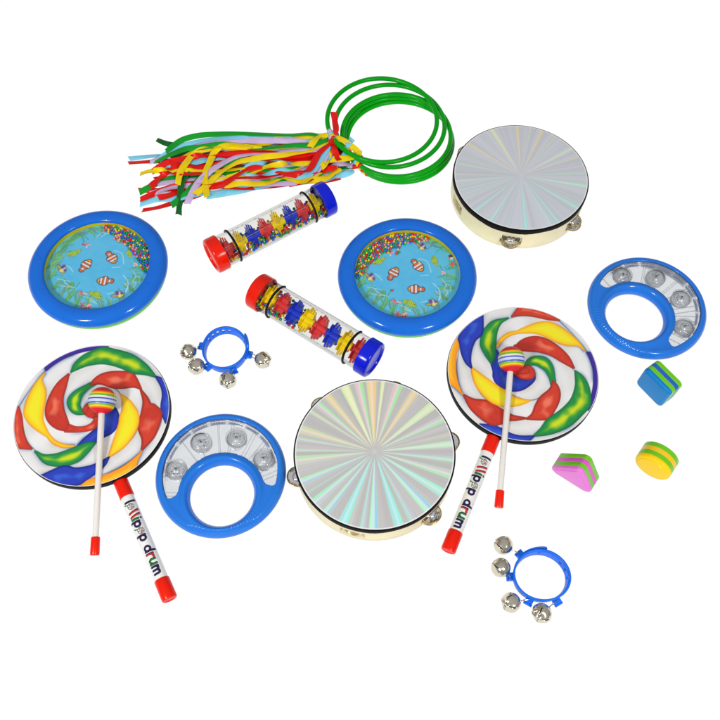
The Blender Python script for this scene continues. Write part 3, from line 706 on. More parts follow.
# ------------------------------------------------------------------ rainmakers
def cap_profile(h=.017, R=.0262):
    return [(.0243, -.0145), (.0256, -.0145), (R, -.0138), (R, .000), (.0256, .0022), (.0240, .0034), (.0212, .0038), (.0200, .0030), (.0192, .0012), (.0180, .0008), (0, .0008)]
def rainmaker(label, p, q, seed, fill):
    P = Vector(p); Q = Vector(q); mid = (P + Q) / 2; L = (Q - P).length; ang = atan2(Q.y - P.y, Q.x - P.x)
    t = thing('rainmaker', label, 'rainmaker', (mid.x, mid.y, 0), ang, 'rainmaker tubes'); R = .0238; zc = .0262; h = L / 2
    up = Matrix.Translation((0, 0, zc))
    MB().lathe(cap_profile(), 72, mat=up @ Matrix.Translation((-h + .003, 0, 0)) @ Matrix.Rotation(-pi / 2, 4, 'Y')).build('end_cap', M['cap_red'], t)
    MB().lathe(cap_profile(), 72, mat=up @ Matrix.Translation((h - .003, 0, 0)) @ Matrix.Rotation(pi / 2, 4, 'Y')).build('end_cap', M['cap_blue'], t)
    MB().lathe([(R, -h + .004), (R, h - .004)], 96, mat=up @ MX).build('clear_tube', M['tube'], t)
    for sg_, cc_ in ((-1, 'baffle_red'), (1, fill['disc'])):
        MB().lathe([(0, -.0006), (.0222, -.0006), (.0222, .0006), (0, .0006)], 48, mat=up @ Matrix.Translation((sg_ * (h - .0130), 0, 0)) @ MX).build('end_disc', M[cc_], t)
    # moulded seams that run along the tube
    for aa in (fill['seam'],):
        y, z = (R - .0008) * sin(aa), (R - .0008) * cos(aa)
        MB().tube([(-h + .014, y, zc + z), (h - .014, y, zc + z)], .0006, 6).build('seam', M['dome'], t)
    for x in (-h + .0355, h - .0355):
        MB().tube([(x, (R + .0001) * sin(u), zc + (R + .0000) * cos(u)) for u in np.linspace(fill['ring'] - 1.62, fill['ring'] + 1.62, 64)], .0017, 10).build('rubber_ring', M['rubber'], t)
    order = fill['order']
    n = 8; span = L - .030; rnd = random.Random(seed)
    for k in range(n):
        x = -h + .0155 + span * (k + .5) / n; b = MB(); ro = R - .0024; st = span / n
        b.lathe([(0, -st / 2 + .0002), (.0058, -st / 2 + .0002), (.0058, st / 2 - .0002), (0, st / 2 - .0002)], 24, mat=up @ Matrix.Translation((x, 0, 0)) @ MX)
        # forks either side of the hub: solid root and three tapering prongs
        rot = up @ Matrix.Rotation(rnd.uniform(-.12, .12) + fill['twist'], 4, 'X')
        for s_ in (-1, 1):
            def slab(xa, xb, xc, xd, z0, z1, wy):   # tapering slab: width xa..xb at z0, xc..xd at z1
                vs = [(x + q * fill['slim'], y * wy / 2 * fill['slim'], s_ * z) for z, q0, q1 in ((z0, xa, xb), (z1, xc, xd)) for q, y in ((q0, -1), (q1, -1), (q1, 1), (q0, 1))]
                vs = [rot @ Vector(v) for v in vs]; b.add(vs, [(3, 2, 1, 0), (4, 5, 6, 7), (0, 1, 5, 4), (1, 2, 6, 5), (2, 3, 7, 6), (3, 0, 4, 7)])
            slab(-.0066, .0066, -.0058, .0056, .0045, .0105, .0100)
            slab(-.0058, -.0034, -.0044, -.0028, .0104, .0190, .0062); slab(-.0016, .0010, -.0008, .0008, .0104, .0180, .0050); slab(.0030, .0056, .0026, .0042, .0104, .0160, .0056)
            slab(-.0058, -.0048, -.0054, -.0046, .0030, .0140, .0300)
        b.build('baffle', M['baffle_' + order[k]], t)
    # beads lie along the bottom
    pts = []; rb = .0024; tries = 0
    while len(pts) < fill['n'] and tries < 80000:
        tries += 1; f = rnd.random(); x = -h + .012 + (L - .024) * (f if fill['even'] else f ** 2.2)
        dep = fill['dep'] if fill['even'] else .034 * max(0, 1 - (x + h) / .075) + .004
        lvl = -.0065 if fill['even'] else max(.010 - (x + h) * .26, -.0184)
        y = rnd.uniform(-.0194, .0194); z = rnd.uniform(-.0194, lvl)
        if hypot(y, z) > .0192 or hypot(y, z) < .0092: continue
        if all((x - a) ** 2 + (y - b_) ** 2 + (z - c_) ** 2 > (2 * rb) ** 2 * .9 for a, b_, c_ in pts): pts.append((x, y, z))
    pts.sort(key=lambda p: -p[2])
    cs = ['red', 'green', 'yellow', 'blue']
    for x, y, z in pts[:100]: link('bead', bead_mesh(rnd.choice(cs), rb), t, (x, y, zc + z))
    rest = MB()
    for x, y, z in pts[100:]: rest.sphere((x, y, zc + z), rb, 10, 6, rnd.randrange(4))
    o = rest.build('beads', [M['bead_' + k] for k in cs], t); o['kind'] = 'stuff'
rainmaker('upper clear rainmaker tube just below the ribbons, its blue cap nearest them', (-.2118, .6749, 0), (-.0459, .7824, 0), 3, dict(n=380, even=True, dep=.012, twist=-.62, ring=-.42, seam=radians(-30), slim=.74, disc='baffle_blue', order=['red', 'yellow', 'blue', 'red', 'yellow', 'blue', 'red', 'yellow']))
rainmaker('lower clear rainmaker tube whose blue cap almost touches a tambourine', (-.1443, .6195, 0), (.0195, .5079, 0), 6, dict(n=170, even=False, dep=.02, twist=-1.15, ring=-.55, seam=radians(60), slim=.95, disc='baffle_red', order=['yellow', 'red', 'blue', 'yellow', 'red', 'blue', 'yellow', 'red']))

# ------------------------------------------------------------------ crescent window hand bells
def ring_shaker(label, c, hole, seed):
    wd = atan2(c[1] - hole[1], c[0] - hole[0])      # from hole towards the window
    t = thing('jingle_ring', label, 'tambourine', (c[0], c[1], 0), wd, 'blue crescent jingle rings')
    off = hypot(c[0] - hole[0], c[1] - hole[1]); Ro = .0822; Rh = .0396; T = .0102
    # local: outer centre at 0,0 ; hole centre at (-off,0); window toward +x
    def height(x, y):
        do = Ro - hypot(x, y); di = hypot(x + off, y) - Rh; w = do + di
        u = di / w if w > 1e-9 else 0
        e = min(do, di); rr = .0085
        edge = sqrt(max(0, 1 - (1 - min(e / rr, 1)) ** 2))
        z = T * (.80 * edge)
        z += .0032 * math.exp(-((di - .0068) / .0052) ** 2) * (1 if di > 0 else 0) * sm1(di, 0, .003) * (1 if di > .0068 or True else 0)
        z += .0012 * math.exp(-((do - .0058) / .005) ** 2) * sm1(do, 0, .003)
        # grip grooves on the handle
        a = atan2(y, x + off)
        if abs(a) > 2.25:
            z += .00035 * cos(a * 78) * edge * sm1(do, .002, .005)
        return max(z, 0)
    def sm1(x, a, b):
        q = min(max((x - a) / (b - a), 0), 1); return q * q * (3 - 2 * q)
    def win(x, y, grow=0.0):
        """signed: negative inside the window"""
        a = hypot(x, y) - .0722; b = .0537 - hypot(x + off, y); d = max(a, b)
        # rounded ends
        lim = radians(113); ang_ = atan2(y, x)
        rad = (.0722 + .0) ; 
        end = (abs(ang_) - lim) * .0662
        k = .005
        m_ = max(d, end)
        if d > -k and end > -k: m_ = -k + hypot(max(d + k, 0), max(end + k, 0))
        return m_ - grow
    NA, NU = 420, 56
    def sheet(sign, keep, dz=0.0):
        rows = []; ctr = []
        for i in range(NA):
            a = 2 * pi * i / NA; dx, dy = cos(a), sin(a)
            # ray from hole centre to outer circle
            bq = -off * dx; cq = off * off - Ro * Ro; tmax = -bq + sqrt(bq * bq - cq)
            row = []
            for j in range(NU + 1):
                u = j / NU; u2 = .5 - .5 * cos(pi * u)
                rr = Rh + (tmax - Rh) * (.35 * u + .65 * u2)
                x, y = -off + rr * dx, rr * dy
                z = height(x, y) + dz if dz == 0 else min(height(x, y) + dz, T * .8 + dz)
                row.append((x, y, T + sign * z))
            rows.append(row)
        mb = MB(); vs = [p for r in rows for p in r]; fs = []; nv = NU + 1
        W = [win(p[0], p[1]) for p in vs]
        for i in range(NA):
            i2 = (i + 1) % NA
            for j in range(NU):
                q = (i * nv + j, i2 * nv + j, i2 * nv + j + 1, i * nv + j + 1)
                w_ = sum(W[k] for k in q) / 4
                if keep(w_): fs.append(q)
        # snap border vertices on to the window outline
        vs = [list(v) for v in vs]
        used = set(k for f in fs for k in f)
        for k in used:
            w = W[k]
            if dz == 0 and abs(w) < .0014:
                x, y = vs[k][0], vs[k][1]; e = 1e-5
                gx = (win(x + e, y) - win(x - e, y)) / (2 * e); gy = (win(x, y + e) - win(x, y - e)) / (2 * e); g = gx * gx + gy * gy + 1e-9
                if w < 0 or any(True for _ in (0,)) and w < .0005: vs[k][0] -= gx / g * w; vs[k][1] -= gy / g * w
        mb.add(vs, fs); return mb
    body = sheet(1, lambda w: w > 0); b2 = sheet(-1, lambda w: w > 0); body.add(b2.v, [tuple(reversed(f)) for f in b2.f])
    me = body.mesh('ring_body', M['ringblue'])
    bm = bmesh.new(); bm.from_mesh(me); loose = [v for v in bm.verts if not v.link_faces]; bmesh.ops.delete(bm, geom=loose, context='VERTS'); bmesh.ops.remove_doubles(bm, verts=bm.verts, dist=1e-5); bm.to_mesh(me); bm.free()
    for p_ in me.polygons: p_.use_smooth = True
    bo = link('ring_body', me, t)
    so = bo.modifiers.new('s', 'SOLIDIFY'); so.thickness = .0016; so.offset = -1
    for sgn, nm in ((1, 'window_pane'), (-1, 'window_pane')):
        w = sheet(sgn, lambda w: w < .002, -.0014); me = w.mesh('window_pane', M['pane'])
        bm = bmesh.new(); bm.from_mesh(me); bmesh.ops.delete(bm, geom=[v for v in bm.verts if not v.link_faces], context='VERTS'); bm.to_mesh(me); bm.free()
        link(nm, me, t)
    rnd = random.Random(seed)
    # clear dividing walls and raised ribs of the window
    rm = (.0722 + .0537 - off) / 2 + .0
    for k in range(-6, 7):
        a = radians(k * 15.5 + (4 if k % 2 else 0)); ax, ay = cos(a), sin(a)
        bq = off * ax * 0
        # from inner circle edge to outer edge along the ray from the hole centre
        hx, hy = -off, 0
        q = -off * ax; tm = -q * -1
        bb = -off * ax; cc = off * off - .0715 ** 2; tmax = -bb + sqrt(bb * bb - cc)
        if tmax - .0545 < .006: continue
        p0 = Vector((hx + .0545 * ax, .0545 * ay, 0)); p1 = Vector((hx + tmax * ax, tmax * ay, 0))
        if win(p1.x * .985, p1.y * .985) > 0 or win((p0.x + p1.x) / 2, (p0.y + p1.y) / 2) > 0: continue
        for zz, rr in ((T + .0070, .0006), (T - .0070, .0006)):
            MB().tube([p0 + Vector((0, 0, zz)), p1 + Vector((0, 0, zz))], rr, 6).build('rib', M['rib'], t)
    for rr_, z_ in ((.0685, T + .0064), (.0660, T + .0060)):
        pth = [(rr_ * cos(a), rr_ * sin(a), z_) for a in np.linspace(-radians(92), radians(92), 80)]
        MB().tube(pth, .0005, 6).build('rib', M['rib'], t)
    MB().lathe([(.0714, T - .0085), (.0714, T + .0068)], 120, arc=(-radians(111), radians(111))).build('clear_wall', M['liner'], t)
    # short blue tabs seen through the clear outer lip
    tb = MB()
    for k in range(9):
        a = radians(-78 + k * 19.5)
        for d_ in np.linspace(-.10, .10, 5):
            a_ = a + d_; tb.box((.0688 * cos(a_), .0688 * sin(a_), T + .0018), (.0030, .0052, .0012), a_)
    tb.build('inner_tab', M['dash'], t)
    # jingle pairs lying between the panes
    for a in (-78, -27, 27, 78):
        a = radians(a); rr_ = .0628 - .0 + .004 * 0
        # middle of the crescent on this ray from outer centre
        inner = None
        for s_ in np.linspace(.02, .0722, 200):
            if hypot(s_ * cos(a) + off, s_ * sin(a)) > .0537: inner = s_; break
        m_ = ((inner or .03) + .0722) / 2; jr = min(.0132, (.0722 - (inner or .03)) / 2 - .0006)
        for z, s_ in ((T - .0030, -1), (T + .0022, 1)):
            mt = Matrix.Translation((m_ * cos(a) + rnd.uniform(-.0008, .0008), m_ * sin(a) + rnd.uniform(-.0008, .0008), z)) @ Matrix.Rotation(rnd.uniform(-.14, .14), 4, 'X') @ Matrix.Rotation(rnd.uniform(-.14, .14), 4, 'Y')
            MB().lathe([(.0009, .0026 * s_), (.0030, .0024 * s_), (.0046, .0010 * s_), (.0054, .0001 * s_), (.0066, .0003 * s_), (.0072, -.0001 * s_), (.0086, .0003 * s_), (.0094, -.0001 * s_), (jr - .0014, 0), (jr, .0007 * s_)], 40, mat=mt).build('jingle', M['softchrome'], t)
        MB().tube([(m_ * cos(a) + (jr + .0002) * cos(u), m_ * sin(a) + (jr + .0002) * sin(u), T + .0066) for u in np.linspace(0, 2 * pi, 48, endpoint=False)], .0006, 8, True).build('moulded_circle', M['rib'], t)
        MB().lathe([(jr, 0), (jr - .0004, .0012), (jr * .86, .0030), (jr * .6, .0041), (jr * .3, .0046), (0, .0047)], 40, mat=Matrix.Translation((m_ * cos(a), m_ * sin(a), T + .0050))).build('clear_dome', M['dome'], t)
        sc = MB(); e0 = rnd.uniform(0, 6.28)
        for q_ in range(3): sc.sphere((m_ * cos(a) + .0062 * cos(e0 + q_ * .75), m_ * sin(a) + .0062 * sin(e0 + q_ * .75), T + .0046), .00075, 8, 6)
        sc.tube([(m_ * cos(a) + .0016 * cos(e0), m_ * sin(a) + .0016 * sin(e0), T + .0088), (m_ * cos(a) - .0016 * cos(e0), m_ * sin(a) - .0016 * sin(e0), T + .0088)], .0005, 6)
        sc.build('rivet', M['cap_navy'], t)
        MB().tube([(m_ * cos(a), m_ * sin(a), T - .0078), (m_ * cos(a), m_ * sin(a), T + .0078)], .0011, 10).build('jingle_post', M['rib'], t)
ring_shaker('blue jingle ring lying between the left lollipop drum and a tambourine', (-.1752, .3550), (-.1715, .3270), 4)
ring_shaker('blue jingle ring at far right, above the square blue shaker', (.4015, .6010), (.3818, .5842), 5)

# ------------------------------------------------------------------ wrist bells
def wrist_bells(label, c, ab, bells, lugs, holes, endp, seed, hgt=.0155):
    t = thing('wrist_bells', label, 'bells', (c[0], c[1], 0), 0, 'blue wrist bell bands')
    C0 = Vector((c[0], c[1], 0)); N = 180; zs = [0, .0050, .0105, hgt]
    def er(a): return ab[0] * ab[1] / hypot(ab[1] * cos(a), ab[0] * sin(a))
    hs = [atan2(p.y - c[1], p.x - c[0]) for p in [at(x, y, .009) for x, y in holes]]
    e = at(*endp, .009); ea = atan2(e.y - c[1], e.x - c[0])
    def cut(i, j):
        a = 2 * pi * (i + .5) / N; return j == 1 and any(abs((a - h + pi) % (2 * pi) - pi) < .052 for h in hs)
    rows = []
    for i in range(N):
        a = 2 * pi * i / N; wob = 1 + .008 * sin(3 * a + seed); r = er(a)
        rows.append([((r * wob + z * .10) * cos(a), (r * wob + z * .10) * sin(a), z) for z in zs])
    b = MB().grid(rows, True, False, skip=cut).build('strap', M['blue_matte'], t); s = b.modifiers.new('s', 'SOLIDIFY'); s.thickness = .0024; s.offset = 0
    # overlapping free end with its rounded tip lifting off
    sg = -1 if seed % 2 == 0 else 1; rows = []
    for k in range(30):
        u = k / 29; a = ea + sg * (1 - u) * 1.15; wob = 1 + .008 * sin(3 * a + seed); r = er(a)
        rr = r * wob + .0021 + .0026 * u ** 2; hh = hgt * (.82 if u < .9 else .82 * sqrt(max(0.05, 1 - ((u - .9) / .1) ** 2 * .8))); m = hgt / 2
        rows.append([((rr + z * .1) * cos(a), (rr + z * .1) * sin(a), z) for z in np.linspace(m - hh / 2, m + hh / 2, 5)])
    o = MB().grid(rows).build('strap_end', M['blue_matte'], t); s = o.modifiers.new('s', 'SOLIDIFY'); s.thickness = .0016; s.offset = 0
    r = er(ea + sg * .3)
    MB().sphere((r * 1.02 * cos(ea + sg * .3), r * 1.02 * sin(ea + sg * .3), hgt * .5), .0021, 14, 8).build('stud', M['blue_matte'], t)
    rnd = random.Random(seed); R = .0116
    for bp, lp in zip(bells, lugs):
        B = at(*bp, R) - C0; Lg = at(*lp, .007) - C0; la = atan2(Lg.y, Lg.x); d = Vector((cos(la), sin(la), 0)); n = Vector((-d.y, d.x, 0)); rr = er(la) + .001
        lug = MB()
        lug.box((d.x * (rr + .003), d.y * (rr + .003), .0062), (.0062, .0092, .0074), la)
        lug.box((d.x * (rr + .0072), d.y * (rr + .0072), .0062), (.0030, .0105, .0036), la)
        lo = lug.build('lug', M['blue_matte'], t, smooth=False); bv = lo.modifiers.new('b', 'BEVEL'); bv.width = .0008; bv.segments = 2; bv.limit_method = 'ANGLE'
        out = Vector((B.x - Lg.x, B.y - Lg.y, 0)).normalized(); 
        # bell : axis points away from the strap; waist ridge where the halves meet, four petals closing at the far end
        axis = (out + Vector((rnd.uniform(-.25, .25), rnd.uniform(-.25, .25), rnd.uniform(.15, .9)))).normalized()
        q = axis.to_track_quat('Z', 'Y').to_matrix().to_4x4() @ Matrix.Rotation(rnd.uniform(.2, 1.2), 4, 'Z'); mt = Matrix.Translation(B) @ q
        NU, NV = 72, 48; rows = []
        for i in range(NV + 1):
            a = pi * i / NV; row = []
            for j in range(NU):
                bb = 2 * pi * j / NU; rad = R; z = -cos(a)
                rad *= 1 + .035 * math.exp(-((z - .03) / .045) ** 2)            # seam ridge
                if z > .05: rad *= 1 - .075 * (abs(sin(2 * bb)) ** 2) * min(1, (z - .05) * 3) * (1 - max(0, z - .8) * 4 * .2)
                rad *= 1 - .03 * max(0, z) ** 3
                row.append(mt @ Vector((rad * sin(a) * cos(bb), rad * sin(a) * sin(bb), -rad * cos(a))))
            rows.append(row)
        g = MB().grid(rows, False, True, skip=lambda i, j: (i / NV > .60) and ((j % 18) in (0, 17)) and (i / NV < .97))
        bo = g.build('bell', M['nickel'], t); sd = bo.modifiers.new('s', 'SOLIDIFY'); sd.thickness = .0006; sd.offset = -1
        MB().sphere(B, R * .90, 24, 14).build('hollow_shade', M['slot'], bo)  # dark ball put in as the shade seen through the slits
        # wire loop through the lug
        p0 = Lg + Vector((0, 0, .0005)); p1 = B - out * (R + .0002); pts = []
        for k in range(24):
            u = 2 * pi * k / 24; m = (Vector((p0.x, p0.y, .0068)) * .5 + Vector((p1.x, p1.y, .0085)) * .5); ln = (Vector((p1.x, p1.y, 0)) - Vector((p0.x, p0.y, 0))).length * .5 + .0022
            pts.append(m + out * (ln * cos(u)) + Vector((0, 0, .0022)) * sin(u) * 1.4 + n * .0012 * sin(u))
        MB().tube(pts, .00062, 8, True).build('wire_loop', M['nickel'], bo)
wrist_bells('blue wrist strap with four bells, left of the lower rainmaker', (-.1838, .5345), (.0282, .0300), [(188.3, 352), (196.3, 366.3), (227.8, 380.3), (263, 360)],
            [(200.3, 345.8), (208.7, 365.8), (233, 369), (250.8, 354.7)], [(206.3, 337.5), (210.7, 332), (216.2, 328.5), (223.2, 327), (230, 327)], (246, 333), 2)
wrist_bells('blue wrist strap with four bells, nearest the front below the shakers', (.2160, .2275), (.0315, .0282), [(503.3, 545), (500.8, 567.5), (510.8, 602.5), (541.7, 613.3)],
            [(519, 553.3), (510, 576.7), (530, 599), (556.7, 600.8)], [(560.8, 562), (565, 569), (566.7, 577)], (547, 549.5), 3)

# ------------------------------------------------------------------ layered shape shakers
def round_poly(P, r, n=8):
    out = []; N = len(P)
    for i in range(N):
        a, b, c = Vector(P[i - 1]), Vector(P[i]), Vector(P[(i + 1) % N]); u = (a - b).normalized(); w = (c - b).normalized()
        th = u.angle(w) / 2; d = r / math.tan(th); c0 = b + (u + w).normalized() * (r / sin(th)); s = b + u * d - c0; e = b + w * d - c0
        a0 = atan2(s.y, s.x); a1 = atan2(e.y, e.x); da = (a1 - a0 + pi) % (2 * pi) - pi
        for k in range(n + 1): out.append((c0.x + r * cos(a0 + da * k / n), c0.y + r * sin(a0 + da * k / n)))
    return out
def shaker(label, outline, base, ang, depth, cols, name):
    """outline in (x along base, z up); stands on its edge, layered along local y"""
    t = thing('shape_shaker', label, 'shaker', (base[0], base[1], 0), ang, 'layered shape shakers')
    P = [Vector(p) for p in outline]; cen = sum(P, Vector((0, 0))) / len(P)
    def off(p, d):
        v = p - cen; return cen + v * (1 - d / max(v.length, 1e-6))
    N = len(cols); step = depth / 4.15
    ys = [0, step * 1.0, step * 2, step * 3, step * 4, depth]
    for k, c in enumerate(cols):
        y0, y1 = ys[k], ys[k + 1]; mb = MB(); prof = []
        if k == 0: prof = [(.0062, -.0002), (.0050, -.0001), (.0046, .0008), (.0030, .0010), (.0012, .0016), (.0002, .0030), (0, .0045), (0, y1)]
        elif k == N - 1: prof = [(0.0003, y0), (.0003, y1 - .002), (.0012, y1 - .0005), (.003, y1)]
        else: prof = [(.0003, y0), (0, y0 + .0003), (0, y1 - .0003), (.0003, y1)]
        rows = [[(off(p, d).x, y, off(p, d).y) for p in P] for d, y in prof]
        mb.grid(rows, False, True)
        if k == 0:
            mb.add([(cen.x, -.0002 * 0 - .0002, cen.y)] + rows[0], [(0, i + 1, (i + 1) % len(P) + 1) for i in range(len(P))])
        if k == N - 1: mb.add([(cen.x, y1, cen.y)] + rows[-1], [(0, (i + 1) % len(P) + 1, i + 1) for i in range(len(P))])
        o = mb.build('face_shell' if k == 0 else 'back_shell' if k == N - 1 else 'stripe', c, t)
    return t
G_ = plastic('apple_green_plastic', (108, 196, 8), .32, .04, .03)
sqb = plastic('shaker_blue', (0, 124, 196), .34, .04, .04, spec=.25); sqb2 = plastic('shaker_blue_stripe', (8, 96, 186), .34, .04, .04)
pk = plastic('shaker_pink', (224, 118, 208), .34, .04, .04); pk2 = plastic('shaker_pink_stripe', (220, 84, 196), .34, .04, .04)
yl = plastic('shaker_yellow', (244, 204, 0), .34, .04, .04, spec=.25); yl2 = plastic('shaker_yellow_stripe', (246, 196, 24), .34, .04, .04)
shaker('square blue shaker with green stripes standing on its edge', round_poly([(-.0228, 0), (.0228, 0), (.0228, .044), (-.0228, .044)], .0065), (.3834, .4685), radians(-54.0), .0255, [sqb, G_, sqb2, G_, sqb2], 'square')
shaker('round yellow shaker with green stripes standing on its edge', [(.0232 * cos(2 * pi * k / 64), .0232 + .0232 * sin(2 * pi * k / 64)) for k in range(64)], (.3641, .3570), radians(-38), .0265, [yl, G_, yl2, G_, yl2], 'round')
shaker('triangular pink shaker with green stripes standing on its edge', round_poly([(-.0335, 0), (.0335, 0), (.004, .050)], .0065), (.2645, .3475), radians(-35.6), .0265, [pk, G_, pk2, G_, pk2], 'triangle')

# ------------------------------------------------------------------ ribbon rings
HOOPS = [((.0350, .9368), .0262, .0858), ((.0472, .9300), .0210, .0856), ((.0575, .9158), .0150, .0852), ((.0600, .9150), .0085, .0850), ((.0633, .9125), .0037, .0838)]
HL = ['topmost green ring of the pile, with ribbons tied on', 'second green ring from the top of the pile, with ribbons tied on', 'middle green ring of the pile of five, with ribbons tied on',
      'fourth green ring from the top of the pile, with ribbons tied on', 'lowest green ring of the pile, with ribbons tied on']
KA = [201.5, 216, 222, 223.5, 226]
ROOTS = []
for (c, z, r), lab, ka in zip(HOOPS, HL, KA):
    t = thing('ribbon_ring', lab, 'ribbon ring', (c[0], c[1], 0), 0, 'green ribbon rings'); ROOTS.append(t)
    ph = ka; i_ = len(ROOTS)
    tiltz = lambda a, z=z, k=i_: z + (.0018 * cos(a - 2.0) if k == 1 else .0)
    MB().tube([(r * cos(a) * (1 + .006 * sin(2 * a + i_)), r * sin(a) * (1 - .006 * sin(2 * a + i_)), tiltz(a)) for a in np.linspace(0, 2 * pi, 160, endpoint=False)], .0036, 16, True).build('hoop', M['ringgreen'], t)
    for m_, (da, w, k) in enumerate(((-3.2, 2.2, 'l'), (0.0, 1.6, 'b'), (3.0, 2.0, 'y'), (6.0, 1.4, 'r'))):
        if i_ > 1 and m_ == 0: continue
        a0 = radians(ka + da); pts = [(r * cos(a), r * sin(a), tiltz(a)) for a in np.linspace(a0 - radians(w), a0 + radians(w), 8)]
        MB().tube(pts, [.0040, .0044, .0046, .0046, .0046, .0046, .0044, .0040], 12).build('knot', RIB[k], t)

def lump(hoop, col, px, py, z, r, sq=(1, .8, .8), rz=0):
    q = at(px, py, z) - ROOTS[hoop].location; mb = MB(); mb.sphere((0, 0, 0), r, 20, 12)
    mb.v = [((v[0] * sq[0] + .0006 * sin(v[1] * 900)), v[1] * sq[1] + .0006 * sin(v[2] * 1100), v[2] * sq[2]) for v in mb.v]
    mb.xf(Matrix.Translation(q) @ Matrix.Rotation(rz, 4, 'Z')); mb.build('knot', RIB[col], ROOTS[hoop])
def ribbon(hoop, col, pts, z, w=.0088, amp=.5, seed=0, fold=0):
    """satin strip through survey points; z = resting height (start, end)"""
    root = ROOTS[hoop]; rnd = random.Random(seed * 13 + 7); P = catmull(pts, 9, False); n = len(P); z0, z1 = z if isinstance(z, tuple) else (z, z)
    Q = []
    for i, p in enumerate(P):
        u = i / (n - 1); zz = z0 + (z1 - z0) * u + .0012 * sin(u * 9 + seed); q = at(p[0], p[1], zz); q.x -= root.location.x; q.y -= root.location.y; Q.append(q)
    f1, p1 = rnd.uniform(6, 12), rnd.uniform(0, 6.28); rows = []; tws = [rnd.uniform(.25, .70) for _ in range(rnd.choice((0, 0, 0, 1)))] if seed > 13 and n > 40 else []
    for i, q in enumerate(Q):
        u = i / (n - 1); tg = (Q[min(i + 1, n - 1)] - Q[max(i - 1, 0)]).normalized(); side = Vector((-tg.y, tg.x, 0)).normalized()
        ph = amp * sin(f1 * u + p1) + pi * sum(1 / (1 + math.exp(-(u - t0) / .055)) for t0 in tws); sd = side * cos(ph) + Vector((0, 0, 1)) * sin(ph); nm = tg.cross(sd); ww = w * (.55 + .45 * min(1, u * 9))
        row = []
        for s in (-1, -.5, 0, .5, 1):
            v = q + sd * (ww / 2 * s) + nm * (.0007 * (1 - s * s)); v.z = max(v.z, .0005 + .0002 * abs(s)); row.append(v)
        rows.append(row)
    e = rnd.choice((-1, 1)); L = rows[-1]; tg = (Q[-1] - Q[-2]).normalized()
    for k, s in enumerate((-1, -.5, 0, .5, 1)): L[k] = L[k] + tg * (.0022 * s * e)
    o = MB().grid(rows).build('ribbon', RIB[col], root, recalc=False)
    o['label'] = RIBNAME[col] + ' satin ribbon'
